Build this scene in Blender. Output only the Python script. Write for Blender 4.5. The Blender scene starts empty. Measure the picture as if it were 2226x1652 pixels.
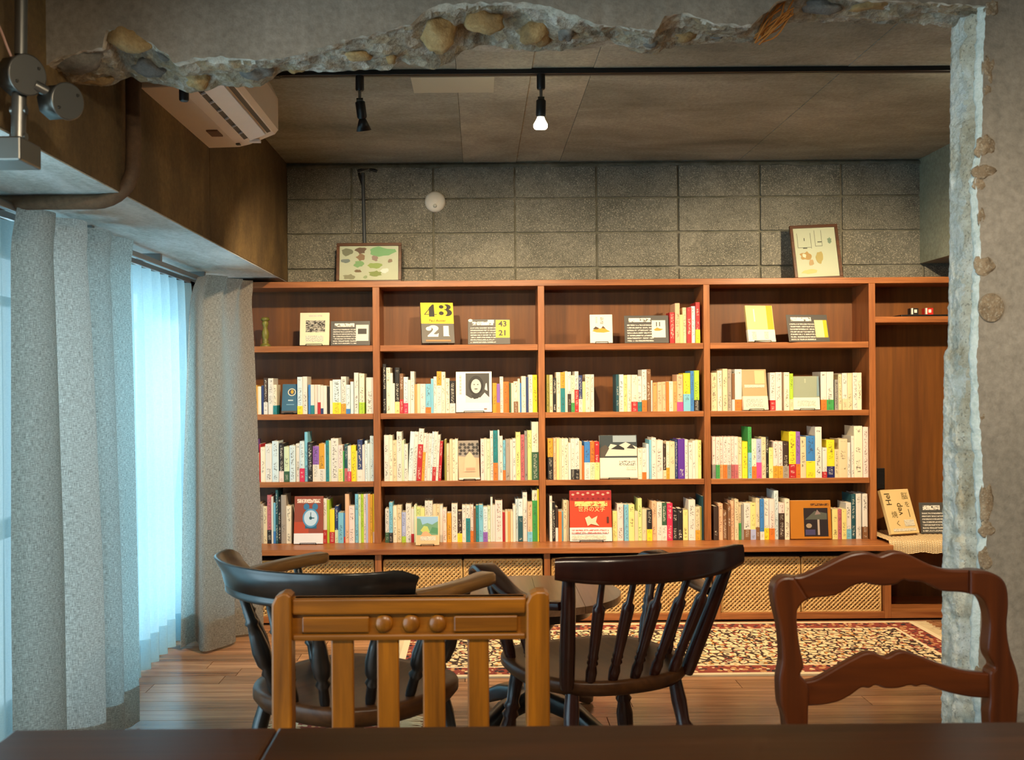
import bpy, bmesh, math, random
from mathutils import Vector, Matrix, noise, Euler

random.seed(7)
SC = bpy.context.scene
COL = SC.collection
PI = math.pi

# ------------------------------------------------------------------ camera
F_PX, W_PX, H_PX = 2236.0, 2226.0, 1652.0      # focal length and frame in pixels
VX, VY = 1042.0, 836.0                          # vanishing point of the room's depth lines
CAM_H = 1.17
ROLL = math.radians(0.45)
cam_d = bpy.data.cameras.new('camera')
cam_d.sensor_fit = 'HORIZONTAL'
cam_d.sensor_width = 36.0
cam_d.lens = 36.0 * F_PX / W_PX
cam_d.shift_x = (W_PX / 2 - VX) / W_PX
cam_d.shift_y = -(H_PX / 2 - VY) / W_PX
cam_d.clip_start = 0.05
cam_d.dof.use_dof = True
cam_d.dof.focus_distance = 4.9
cam_d.dof.aperture_fstop = 8.0
cam = bpy.data.objects.new('camera', cam_d)
cam.location = (0, 0, CAM_H)
cam.matrix_world = Matrix.Translation((0, 0, CAM_H)) @ Euler((PI / 2, 0, 0)).to_matrix().to_4x4() @ Matrix.Rotation(-ROLL, 4, 'Z')
COL.objects.link(cam)
SC.camera = cam

# ------------------------------------------------------------------ view, world, daylight
SC.view_settings.view_transform = 'Standard'
SC.view_settings.look = 'None'
SC.view_settings.gamma = 1.0
SC.view_settings.use_curve_mapping = False
SC.view_settings.exposure = 0.9
wd = bpy.data.worlds.new('daylight'); SC.world = wd
wd.use_nodes = True
bg = wd.node_tree.nodes['Background']
bg.inputs[0].default_value = (0.62, 0.85, 1.0, 1)
bg.inputs[1].default_value = 3.2
for (yc, hy, zc, hz) in ((4.05, 1.86, 0.86, 1.6), (1.2, 3.3, 0.86, 1.6)):
    ld = bpy.data.lights.new('window_portal', 'AREA'); ld.shape = 'RECTANGLE'
    ld.size, ld.size_y = hz, hy
    ld.cycles.is_portal = True
    lo = bpy.data.objects.new('window_portal', ld); COL.objects.link(lo)
    lo.location = (-1.64, yc, zc); lo.rotation_euler = (0, -PI / 2, 0)


def P(px, py, Y):
    """Photo pixel on the plane at depth Y -> world point."""
    dx, dy = px - VX, py - VY
    c, s = math.cos(ROLL), math.sin(ROLL)
    rx, ry = dx * c - dy * s, dx * s + dy * c
    return Vector((rx / F_PX * Y, Y, CAM_H - ry / F_PX * Y))


# ------------------------------------------------------------------ materials
def lin(h):
    h = h.lstrip('#')
    v = [int(h[i:i + 2], 16) / 255 for i in (0, 2, 4)]
    return tuple((x / 12.92 if x <= .04045 else ((x + .055) / 1.055) ** 2.4) for x in v) + (1,)


class NT:
    def __init__(s, name):
        s.m = bpy.data.materials.new(name); s.m.use_nodes = True
        s.t = s.m.node_tree; s.b = s.t.nodes['Principled BSDF']; s.out = s.t.nodes['Material Output']

    def n(s, typ, **kw):
        nd = s.t.nodes.new(typ)
        for k, v in kw.items():
            setattr(nd, k, v)
        return nd

    def l(s, a, b):
        s.t.links.new(a, b)

    def coords(s, kind='Object', scale=(1, 1, 1), rand=False):
        if kind == 'Position':
            src = s.n('ShaderNodeNewGeometry').outputs['Position']
        else:
            src = s.n('ShaderNodeTexCoord').outputs[kind]
        mp = s.n('ShaderNodeMapping'); mp.inputs['Scale'].default_value = scale
        s.l(src, mp.inputs['Vector'])
        if rand:
            oi = s.n('ShaderNodeObjectInfo')
            mu = s.n('ShaderNodeMath', operation='MULTIPLY'); mu.inputs[1].default_value = 37.0
            s.l(oi.outputs['Random'], mu.inputs[0])
            cb = s.n('ShaderNodeCombineXYZ')
            for i in range(3):
                s.l(mu.outputs[0], cb.inputs[i])
            s.l(cb.outputs[0], mp.inputs['Location'])
        return mp.outputs[0]

    def noise(s, co, scale=5, detail=6, rough=.6, dist=0):
        nd = s.n('ShaderNodeTexNoise')
        nd.inputs['Scale'].default_value = scale; nd.inputs['Detail'].default_value = detail
        nd.inputs['Roughness'].default_value = rough; nd.inputs['Distortion'].default_value = dist
        s.l(co, nd.inputs['Vector'])
        return nd.outputs['Fac']

    def ramp(s, fac, stops, interp='LINEAR'):
        nd = s.n('ShaderNodeValToRGB'); cr = nd.color_ramp; cr.interpolation = interp
        while len(cr.elements) < len(stops):
            cr.elements.new(.5)
        for e, (p, c) in zip(cr.elements, stops):
            e.position = p; e.color = c if isinstance(c, tuple) else lin(c)
        s.l(fac, nd.inputs[0])
        return nd.outputs['Color']

    def mix(s, fac, a, b, mode='MIX'):
        nd = s.n('ShaderNodeMix', data_type='RGBA', blend_type=mode)
        for i, v in ((0, fac), (6, a), (7, b)):
            if hasattr(v, 'links'):
                s.l(v, nd.inputs[i])
            else:
                nd.inputs[i].default_value = v
        return nd.outputs[2]

    def math(s, op, a, b=0.0, c=None):
        nd = s.n('ShaderNodeMath', operation=op)
        for i, v in enumerate((a, b) if c is None else (a, b, c)):
            if hasattr(v, 'links'):
                s.l(v, nd.inputs[i])
            else:
                nd.inputs[i].default_value = v
        return nd.outputs[0]

    def bump(s, h, strength=.3, dist=.01):
        nd = s.n('ShaderNodeBump'); nd.inputs['Strength'].default_value = strength
        nd.inputs['Distance'].default_value = dist
        s.l(h, nd.inputs['Height']); s.l(nd.outputs[0], s.b.inputs['Normal'])

    def fin(s, col=None, rough=.5, **kw):
        if col is not None:
            if hasattr(col, 'links'):
                s.l(col, s.b.inputs['Base Color'])
            else:
                s.b.inputs['Base Color'].default_value = col
        if hasattr(rough, 'links'):
            s.l(rough, s.b.inputs['Roughness'])
        else:
            s.b.inputs['Roughness'].default_value = rough
        for k, v in kw.items():
            s.b.inputs[k].default_value = v
        return s.m


def concrete(name, c0, c1, c2, scale=2.0, bump=.35, streak=(1, 1, 1), speck=0.0, fine=60):
    t = NT(name)
    co = t.coords('Position')
    cs = t.coords('Position', streak)
    n1 = t.noise(cs, scale, 8, .65, .4)
    col = t.ramp(n1, [(.3, c0), (.5, c1), (.7, c2)])
    n2 = t.noise(co, fine, 4, .7)
    col = t.mix(.5, col, t.ramp(n2, [(.3, (.35, .35, .35, 1)), (.65, (.75, .75, .75, 1))]), 'OVERLAY')
    if speck:
        n3 = t.noise(co, 190, 2, .5)
        col = t.mix(t.math('MULTIPLY', t.math('GREATER_THAN', n3, .6), speck), col, lin('#c9c5b2'))
        n4 = t.noise(co, 150, 2, .5)
        col = t.mix(t.math('MULTIPLY', t.math('LESS_THAN', n4, .36), speck), col, lin('#2b2a26'))
    h = t.math('ADD', n1, t.math('MULTIPLY', n2, .6))
    t.bump(h, bump, .012)
    return t.fin(col, .85)


def wood(name, c0, c1, axis='x', rough=.35, freq=22, kind='Object', rand=True, coat=0.0, bump=.05, var=.0, stretch=.06, spec=.5):
    t = NT(name)
    sc = [1, 1, 1]; sc['xyz'.index(axis)] = stretch
    co = t.coords(kind, tuple(sc), rand)
    n1 = t.noise(co, freq, 6, .6, 1.2)
    n2 = t.noise(co, freq * 5, 3, .6)
    col = t.ramp(n1, [(.28, c0), (.72, c1)])
    col = t.mix(.35, col, t.ramp(n2, [(.3, (.25, .25, .25, 1)), (.7, (.8, .8, .8, 1))]), 'OVERLAY')
    if var:
        oi = t.n('ShaderNodeObjectInfo')
        hsv = t.n('ShaderNodeHueSaturation'); hsv.inputs['Saturation'].default_value = 1.0
        t.l(t.math('ADD', t.math('MULTIPLY', oi.outputs['Random'], var), 1 - var / 2), hsv.inputs['Value'])
        t.l(col, hsv.inputs['Color']); col = hsv.outputs[0]
    t.bump(n2, bump, .004)
    m = t.fin(col, rough)
    t.b.inputs['Coat Weight'].default_value = coat
    t.b.inputs['Specular IOR Level'].default_value = spec
    t.b.inputs['Coat Roughness'].default_value = .2
    return m


_flat = {}
def flat(h, rough=.6, metal=0.0, emit=0.0):
    k = (h, rough, metal, emit)
    if k not in _flat:
        t = NT('plain_' + h.lstrip('#'))
        co = t.coords('Object')
        n = t.noise(co, 25, 3, .6)
        c = lin(h)
        col = t.mix(t.math('MULTIPLY', n, .22), c, tuple(x * .72 for x in c[:3]) + (1,))
        t.fin(col, rough, Metallic=metal)
        if emit:
            t.b.inputs['Emission Color'].default_value = c
            t.b.inputs['Emission Strength'].default_value = emit
        _flat[k] = t.m
    return _flat[k]


M = {}
M['block'] = concrete('concrete_block', '#5b5d56', '#6f7068', '#86867c', 3.0, .6, speck=.55, fine=45)
M['mortar'] = concrete('mortar', '#55564b', '#6f6f62', '#84837a', 6.0, .6, fine=30)
M['ceiling'] = concrete('board_formed_ceiling', '#68685c', '#888779', '#a2a093', 1.7, .4, streak=(.9, 1.7, 1))
M['ceil_pale'] = concrete('pale_ceiling_strip', '#7a776a', '#939080', '#aaa594', 2.5, .3, streak=(1, 1, 1))
M['beam'] = concrete('brown_stained_beam', '#43361f', '#5f4d30', '#80693f', 1.8, .35, streak=(1, 1.2, .8))
M['beam_r'] = concrete('grey_beam', '#77806f', '#8b9281', '#9aa08f', 2.0, .2)
M['plaster'] = concrete('grey_wall_plaster', '#6a655b', '#857e72', '#989084', 1.3, .3)
M['window_wall'] = concrete('window_wall_plaster', '#7c786c', '#8e897c', '#a09a8b', 1.5, .2)


def broken_mat(name, pale):
    t = NT(name)
    co = t.coords('Position')
    v = t.n('ShaderNodeTexVoronoi'); v.inputs['Scale'].default_value = 42
    t.l(co, v.inputs['Vector'])
    n1 = t.noise(co, 9, 6, .7, .6)
    n2 = t.noise(co, 120, 4, .7)
    agg = t.ramp(v.outputs['Color'], [(.0, '#5d5548'), (.3, '#8b8475'), (.55, '#a8916a'), (.8, '#b9b4a6'), (1, '#d9d8cd')])
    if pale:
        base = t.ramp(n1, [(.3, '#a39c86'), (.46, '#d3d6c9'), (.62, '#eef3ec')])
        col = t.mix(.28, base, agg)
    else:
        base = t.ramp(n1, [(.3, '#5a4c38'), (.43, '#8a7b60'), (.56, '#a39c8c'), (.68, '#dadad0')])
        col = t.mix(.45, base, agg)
    col = t.mix(.6, col, t.ramp(n2, [(.3, (.25, .25, .25, 1)), (.7, (.8, .8, .8, 1))]), 'OVERLAY')
    t.bump(t.math('ADD', v.outputs['Distance'], n2), .8, .012)
    return t.fin(col, .9)


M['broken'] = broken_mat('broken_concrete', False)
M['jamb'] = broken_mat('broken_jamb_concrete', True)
M['core'] = concrete('jamb_core', '#9a8a6c', '#c4bca8', '#e4e2d6', 7, .8, speck=.45, fine=70)
M['stone_tan'] = concrete('tan_stone', '#6b5638', '#94784c', '#b59d70', 9, .6, fine=90)
M['stone_grey'] = concrete('grey_stone', '#4b4a46', '#6a6862', '#8a877c', 9, .6, fine=90)
M['patch'] = concrete('crumbly_plaster', '#6a5c4b', '#87765f', '#9c8c74', 12, .7, speck=.3, fine=80)
M['lip'] = concrete('pale_plaster_edge', '#a9b5ae', '#c3cdc6', '#d6ddd6', 12, .6, fine=80)

M['plank'] = wood('floor_oak', '#74492f', '#ba8a64', 'x', .26, 14, 'Position', True, .15, .06, .5)
M['shelf_x'] = wood('shelf_wood_across', '#7a4320', '#ab6e3e', 'x', .38, 20, var=.12)
M['shelf_z'] = wood('shelf_wood_upright', '#7a4320', '#ab6e3e', 'z', .38, 20, var=.12)
M['shelf_back'] = wood('shelf_back_board', '#5a310d', '#774713', 'z', .5, 9)
M['oak_z'] = wood('honey_oak_upright', '#5e3402', '#985a0a', 'z', .36, 18, coat=.1)
M['oak_x'] = wood('honey_oak_across', '#5e3402', '#985a0a', 'x', .36, 18, coat=.1)
M['maho_z'] = wood('red_brown_upright', '#3a1705', '#592808', 'z', .32, 12, coat=.15)
M['maho_x'] = wood('red_brown_across', '#3a1705', '#592808', 'x', .32, 12, coat=.15)
M['dark'] = wood('dark_stained_wood', '#1a0805', '#30120a', 'z', .26, 14, coat=.1)
M['dark_seat'] = wood('worn_dark_seat', '#2c1608', '#503016', 'y', .36, 14, spec=.25)
M['black_wood'] = wood('black_stained_wood', '#0c0a09', '#1b1714', 'z', .3, 14, coat=.4)
M['arm'] = wood('worn_arm_wood', '#4a2c10', '#8a6030', 'y', .3, 16, coat=.4)
M['table'] = wood('dark_table_top', '#1e0d03', '#371a06', 'x', .28, 10, spec=.18)
M['coffee'] = wood('coffee_table_top', '#5b3c26', '#7c583c', 'y', .28, 14, coat=.3)
M['frame'] = wood('picture_frame_wood', '#3c200e', '#5e3718', 'x', .4, 20)
M['steel'] = flat('#77756f', .36, .85)
M['steel_dark'] = flat('#55524b', .38, .85)
M['black'] = flat('#0d0d0e', .45)
M['alu'] = flat('#9a9c9c', .4, .5)
M['ac'] = flat('#ebdfd1', .35)
M['ac_white'] = flat('#f6f9fd', .3)
M['pipe'] = concrete('painted_pipe', '#4a3726', '#5d4732', '#6d5640', 5, .1)
M['conduit'] = flat('#4c545c', .5, .3)
M['white'] = flat('#dfe0da', .45)
M['page'] = flat('#d8cfb8', .8)


def cloth(name, c0, c1, c2, transl, transp, fine=260, tint=(1, 1, 1, 1)):
    t = NT(name)
    uv = t.n('ShaderNodeTexCoord').outputs['UV']
    def tex(sc, f):
        mp = t.n('ShaderNodeMapping'); mp.inputs['Scale'].default_value = sc
        t.l(uv, mp.inputs['Vector'])
        return t.noise(mp.outputs[0], f, 3, .7)
    a, b = tex((1, .12, 1), fine), tex((.12, 1, 1), fine)
    s = t.math('MULTIPLY', t.math('ADD', a, b), .5)
    col = t.ramp(s, [(.38, c0), (.5, c1), (.62, c2)])
    t.bump(s, .35, .003)
    t.fin(col, .85)
    tr = t.n('ShaderNodeBsdfTranslucent'); t.l(t.mix(1.0, col, tint, 'MULTIPLY'), tr.inputs[0])
    ms = t.n('ShaderNodeMixShader'); ms.inputs[0].default_value = transl
    t.l(t.b.outputs[0], ms.inputs[1]); t.l(tr.outputs[0], ms.inputs[2])
    last = ms
    if transp:
        tp = t.n('ShaderNodeBsdfTransparent')
        m2 = t.n('ShaderNodeMixShader'); m2.inputs[0].default_value = transp
        t.l(ms.outputs[0], m2.inputs[1]); t.l(tp.outputs[0], m2.inputs[2]); last = m2
    t.l(last.outputs[0], t.out.inputs['Surface'])
    return t.m


M['linen'] = cloth('linen', '#8b857d', '#c4beb3', '#eeeae2', .74, 0.0, 420)
M['sheer'] = cloth('sheer_voile', '#b9dfec', '#c5e8f2', '#cfeef6', .47, .05, 300)

tg = NT('window_glass')
gl = tg.n('ShaderNodeBsdfGlossy'); gl.inputs['Roughness'].default_value = .02
tp = tg.n('ShaderNodeBsdfTransparent'); tp.inputs[0].default_value = (.93, .97, .97, 1)
ms = tg.n('ShaderNodeMixShader'); ms.inputs[0].default_value = .06
tg.l(tp.outputs[0], ms.inputs[1]); tg.l(gl.outputs[0], ms.inputs[2]); tg.l(ms.outputs[0], tg.out.inputs['Surface'])
M['glass'] = tg.m


def book_mat():
    t = NT('book_cover')
    oi = t.n('ShaderNodeObjectInfo')
    co = t.n('ShaderNodeTexCoord').outputs['Object']
    sp = t.n('ShaderNodeSeparateXYZ'); t.l(co, sp.inputs[0])
    X, Y, Z = sp.outputs
    r = t.math('MULTIPLY', oi.outputs['Random'], 91.0)
    cb = t.n('ShaderNodeCombineXYZ')
    t.l(t.math('MULTIPLY', X, 3.6), cb.inputs[0]); t.l(t.math('MULTIPLY', Z, 34), cb.inputs[1]); t.l(r, cb.inputs[2])
    n = t.noise(cb.outputs[0], 1.0, 3, .75)
    on = t.math('GREATER_THAN', n, .54)
    on = t.math('MULTIPLY', on, t.math('LESS_THAN', t.math('ABSOLUTE', X), .27))
    on = t.math('MULTIPLY', on, t.math('LESS_THAN', Y, .02))
    cb2 = t.n('ShaderNodeCombineXYZ'); t.l(t.math('MULTIPLY', Z, 3.2), cb2.inputs[1]); t.l(r, cb2.inputs[2])
    blk = t.math('GREATER_THAN', t.noise(cb2.outputs[0], 1.0, 0, .5), .44)
    on = t.math('MULTIPLY', on, blk)
    on = t.math('MULTIPLY', on, t.math('MULTIPLY', t.math('GREATER_THAN', Z, .06), t.math('LESS_THAN', Z, .94)))
    bw = t.n('ShaderNodeRGBToBW'); t.l(oi.outputs['Color'], bw.inputs[0])
    darkc = t.math('GREATER_THAN', bw.outputs[0], .16)
    tcol = t.mix(darkc, lin('#d9d4c4'), lin('#3b3630'))
    col = t.mix(t.math('MULTIPLY', on, .75), oi.outputs['Color'], tcol)
    return t.fin(col, .5)


M['book'] = book_mat()


def print_lines(name, ink, back, rows, cols, fill=.5, thr=.5):
    """printed or hand-written rows of tiny characters on a card (unit UV)"""
    t = NT(name)
    uv = t.n('ShaderNodeTexCoord').outputs['UV']
    sp = t.n('ShaderNodeSeparateXYZ'); t.l(uv, sp.inputs[0])
    oi = t.n('ShaderNodeObjectInfo')
    v = t.math('MULTIPLY', sp.outputs[1], rows)
    fr = t.math('FRACT', v)
    rowon = t.math('LESS_THAN', fr, fill)
    cb = t.n('ShaderNodeCombineXYZ')
    t.l(t.math('MULTIPLY', sp.outputs[0], cols), cb.inputs[0]); t.l(t.math('MULTIPLY', v, 2.0), cb.inputs[1])
    t.l(t.math('MULTIPLY', oi.outputs['Random'], 53), cb.inputs[2])
    n = t.noise(cb.outputs[0], 1.0, 3, .8)
    on = t.math('MULTIPLY', rowon, t.math('GREATER_THAN', n, thr))
    col = t.mix(on, lin(back), lin(ink))
    return t.fin(col, .6)


# ------------------------------------------------------------------ mesh helpers
class MB:
    """collects geometry for ONE mesh object (several material slots allowed)"""
    def __init__(s):
        s.v, s.f, s.mi, s.smooth, s.uv = [], [], [], [], []

    def add(s, vs, fs, mi=0, smooth=False, uvs=None):
        o = len(s.v)
        s.v += [tuple(v) for v in vs]
        for k, f in enumerate(fs):
            s.f.append([o + i for i in f]); s.mi.append(mi); s.smooth.append(smooth)
            s.uv.append(uvs[k] if uvs else None)
        return s

    def box(s, x0, x1, y0, y1, z0, z1, mi=0, b=0.0):
        if b <= 0:
            vs = [(x, y, z) for z in (z0, z1) for y in (y0, y1) for x in (x0, x1)]
            return s.add(vs, [(0, 2, 3, 1), (4, 5, 7, 6), (0, 1, 5, 4), (2, 6, 7, 3), (0, 4, 6, 2), (1, 3, 7, 5)], mi)
        b = min(b, abs(x1 - x0) * .45, abs(y1 - y0) * .45, abs(z1 - z0) * .45)
        bm = bmesh.new(); bmesh.ops.create_cube(bm, size=1.0)
        for v in bm.verts:
            v.co = Vector(((x0 + x1) / 2 + v.co.x * (x1 - x0), (y0 + y1) / 2 + v.co.y * (y1 - y0), (z0 + z1) / 2 + v.co.z * (z1 - z0)))
        bmesh.ops.bevel(bm, geom=bm.edges[:], offset=b, segments=2, profile=.5, affect='EDGES')
        return s.bm(bm, mi)

    def bm(s, bm, mi=0, smooth=False, mat=None):
        bm.verts.index_update()
        vs = [(mat @ v.co if mat else v.co.copy()) for v in bm.verts]
        s.add(vs, [[v.index for v in f.verts] for f in bm.faces], mi, smooth)
        bm.free()
        return s

    def lathe(s, p0, p1, prof, seg=12, mi=0):
        """turned piece from p0 to p1; prof = [(t, radius)]"""
        p0, p1 = Vector(p0), Vector(p1)
        d = (p1 - p0); L = d.length; d.normalize()
        a = d.orthogonal().normalized(); b = d.cross(a)
        vs, fs = [], []
        for (t, r) in prof:
            for k in range(seg):
                an = 2 * PI * k / seg
                vs.append(p0 + d * (t * L) + (a * math.cos(an) + b * math.sin(an)) * r)
        n = len(prof)
        for i in range(n - 1):
            for k in range(seg):
                k2 = (k + 1) % seg
                fs.append((i * seg + k, i * seg + k2, (i + 1) * seg + k2, (i + 1) * seg + k))
        s.add(vs, fs, mi, True)
        s.add(vs[:seg], [tuple(reversed(range(seg)))], mi)
        s.add(vs[-seg:], [tuple(range(seg))], mi)
        return s

    def tube(s, pts, r, seg=12, mi=0):
        pts = [Vector(p) for p in pts]
        vs, fs = [], []
        up = None
        for i, p in enumerate(pts):
            d = (pts[min(i + 1, len(pts) - 1)] - pts[max(i - 1, 0)]).normalized()
            if up is None:
                up = d.orthogonal().normalized()
            a = (up - d * up.dot(d)).normalized(); b = d.cross(a); up = a
            rr = r[i] if isinstance(r, (list, tuple)) else r
            for k in range(seg):
                an = 2 * PI * k / seg
                vs.append(p + (a * math.cos(an) + b * math.sin(an)) * rr)
        for i in range(len(pts) - 1):
            for k in range(seg):
                k2 = (k + 1) % seg
                fs.append((i * seg + k, i * seg + k2, (i + 1) * seg + k2, (i + 1) * seg + k))
        s.add(vs, fs, mi, True)
        s.add(vs[:seg], [tuple(reversed(range(seg)))], mi); s.add(vs[-seg:], [tuple(range(seg))], mi)
        return s

    def sweep(s, pts, w, h, up=(0, 0, 1), mi=0, smooth=True):
        """rounded bar: half-width w, half-height h (numbers or lists) along pts"""
        pts = [Vector(p) for p in pts]; up = Vector(up)
        vs, fs = [], []
        sec = [(-1, -.6), (-.75, -1), (.75, -1), (1, -.6), (1, .6), (.75, 1), (-.75, 1), (-1, .6)]
        m = len(sec)
        for i, p in enumerate(pts):
            d = (pts[min(i + 1, len(pts) - 1)] - pts[max(i - 1, 0)]).normalized()
            side = d.cross(up).normalized(); u2 = side.cross(d).normalized()
            ww = w[i] if isinstance(w, (list, tuple)) else w
            hh = h[i] if isinstance(h, (list, tuple)) else h
            for (a, b) in sec:
                vs.append(p + side * a * ww + u2 * b * hh)
        for i in range(len(pts) - 1):
            for k in range(m):
                k2 = (k + 1) % m
                fs.append((i * m + k, i * m + k2, (i + 1) * m + k2, (i + 1) * m + k))
        s.add(vs, fs, mi, smooth)
        s.add(vs[:m], [tuple(reversed(range(m)))], mi); s.add(vs[-m:], [tuple(range(m))], mi)
        return s

    def prism(s, outline, y0, y1, mi=0, bev=0.0):
        """outline = [(x, z)] extruded from y0 to y1, edges bevelled"""
        bm = bmesh.new()
        vv = [bm.verts.new((x, y0, z)) for (x, z) in outline]
        f = bm.faces.new(vv)
        r = bmesh.ops.extrude_face_region(bm, geom=[f])
        top = [g for g in r['geom'] if isinstance(g, bmesh.types.BMVert)]
        for v in top:
            v.co.y = y1
        bmesh.ops.recalc_face_normals(bm, faces=bm.faces[:])
        if bev:
            ed = [e for e in bm.edges if abs(e.verts[0].co.y - e.verts[1].co.y) < 1e-6]
            bmesh.ops.bevel(bm, geom=ed, offset=bev, segments=2, profile=.5, affect='EDGES')
        bmesh.ops.triangulate(bm, faces=[f for f in bm.faces if len(f.verts) > 4])
        return s.bm(bm, mi)

    def grid(s, fn, nu, nv, mi=0, smooth=True, uvfn=None):
        vs = [fn(i / nu, j / nv) for j in range(nv + 1) for i in range(nu + 1)]
        fs, uvs = [], []
        for j in range(nv):
            for i in range(nu):
                a = j * (nu + 1) + i
                fs.append((a, a + 1, a + nu + 2, a + nu + 1))
                if uvfn:
                    uvs.append([uvfn(i / nu, j / nv), uvfn((i + 1) / nu, j / nv), uvfn((i + 1) / nu, (j + 1) / nv), uvfn(i / nu, (j + 1) / nv)])
        return s.add(vs, fs, mi, smooth, uvs if uvfn else None)

    def mesh(s, name, mats):
        me = bpy.data.meshes.new(name)
        me.from_pydata(s.v, [], s.f)
        for m in mats:
            me.materials.append(m)
        me.polygons.foreach_set('material_index', s.mi)
        me.polygons.foreach_set('use_smooth', s.smooth)
        if any(s.uv):
            ul = me.uv_layers.new(name='UVMap')
            k = 0
            for f, u in zip(s.f, s.uv):
                for j in range(len(f)):
                    ul.data[k].uv = u[j] if u else (0, 0)
                    k += 1
        me.update()
        return me


def as_list(m):
    return list(m) if isinstance(m, (list, tuple)) else [m]


def tag(o, label=None, cat=None, group=None, kind=None):
    if label: o['label'] = label
    if cat: o['category'] = cat
    if group: o['group'] = group
    if kind: o['kind'] = kind
    return o


def thing(name, label, cat, loc=(0, 0, 0), rz=0.0, group=None, kind=None):
    o = bpy.data.objects.new(name, None); COL.objects.link(o)
    o.empty_display_size = .05
    o.location = loc; o.rotation_euler = (0, 0, rz)
    o['_m'] = 0
    del o['_m']
    return tag(o, label, cat, group, kind)


def part(name, mb, mats, parent, local=False, label=None, kind=None):
    """child mesh; mb in world coordinates unless local"""
    me = mb if isinstance(mb, bpy.types.Mesh) else mb.mesh(name, as_list(mats))
    o = bpy.data.objects.new(name, me); COL.objects.link(o)
    o.parent = parent
    if not local:
        def world(p):
            m = Matrix.LocRotScale(p.location, p.rotation_euler, p.scale)
            return world(p.parent) @ p.matrix_parent_inverse @ m if p.parent else m
        o.matrix_parent_inverse = world(parent).inverted()
    if label: o['label'] = label
    if kind: o['kind'] = kind
    return o


def solo(name, mb, mats, label, cat, group=None, kind=None):
    """top-level single-mesh thing in world coordinates, origin moved to its base"""
    xs, ys, zs = zip(*mb.v)
    c = Vector(((min(xs) + max(xs)) / 2, (min(ys) + max(ys)) / 2, min(zs)))
    mb.v = [(x - c.x, y - c.y, z - c.z) for (x, y, z) in mb.v]
    o = bpy.data.objects.new(name, mb.mesh(name, as_list(mats))); COL.objects.link(o)
    o.location = c
    return tag(o, label, cat, group, kind)


def box(*a, **k):
    return MB().box(*a, **k)


def text_mesh(body, size, bold=0.0):
    """flat letter outlines -> list of (verts, faces) in the xz plane, centred"""
    cu = bpy.data.curves.new('lettering', 'FONT')
    cu.body = body; cu.size = size; cu.align_x = 'CENTER'; cu.align_y = 'CENTER'; cu.resolution_u = 3; cu.offset = bold * size
    o = bpy.data.objects.new('lettering', cu); COL.objects.link(o)
    dg = bpy.context.evaluated_depsgraph_get()
    me = bpy.data.meshes.new_from_object(o.evaluated_get(dg))
    vs = [v.co.copy() for v in me.vertices]; fs = [list(p.vertices) for p in me.polygons]
    bpy.data.objects.remove(o); bpy.data.curves.remove(cu); bpy.data.meshes.remove(me)
    return vs, fs


def catmull(pts, n):
    out = []
    p = [Vector(q) for q in pts]
    p = [p[0] * 2 - p[1]] + p + [p[-1] * 2 - p[-2]]
    m = len(p) - 3
    for k in range(n + 1):
        u = k / n * m; i = min(int(u), m - 1); t = u - i
        a, b, c, d = p[i:i + 4]
        out.append(.5 * ((2 * b) + (c - a) * t + (2 * a - 5 * b + 4 * c - d) * t * t + (3 * b - a - 3 * c + d) * t ** 3))
    return out


def interp(pts, x):
    if x <= pts[0][0]: return pts[0][1]
    for (x0, y0), (x1, y1) in zip(pts, pts[1:]):
        if x <= x1:
            return y0 + (y1 - y0) * (x - x0) / (x1 - x0)
    return pts[-1][1]


# ------------------------------------------------------------------ the rooms
YW = 5.46          # face of the block wall
YS = 5.20          # front of the bookcase
ZC = 2.352         # concrete ceiling of the reading room
XB = -1.017        # room-side face of the beam over the window
ZB = 1.725         # underside of that beam
XWIN = -1.50       # inner face of the window wall
XR = 2.85          # right wall
Y0 = -1.6          # wall behind the camera
YA, YB = 2.42, 2.60  # near and far face of the broken wall

# floor boards
fl = solo('floor', box(XWIN - .15, XR + .1, Y0 - .1, YW + .2, -.12, -.018), flat('#2a1a10'),
          'brown wooden floorboards running across the room', 'floor', kind='structure')
plank_me = MB().box(-.5, .5, -.5, .5, 0, 1).mesh('plank', [M['plank']])
row, y = 0, YW + .02
rnd = random.Random(3)
while y > Y0:
    x = XWIN - rnd.uniform(.05, .9)
    while x < XR:
        L = rnd.uniform(.75, 1.5)
        a, b = max(x, XWIN), min(x + L, XR)
        if b - a > .06:
            o = bpy.data.objects.new('plank', plank_me); COL.objects.link(o)
            o.parent = fl; o.matrix_parent_inverse = Matrix.Translation(-Vector(fl.location))
            o.location = ((a + b) / 2, y - .055, -.018); o.scale = (b - a - .0025, .1075, .018)
        x += L
    y -= .11

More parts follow.
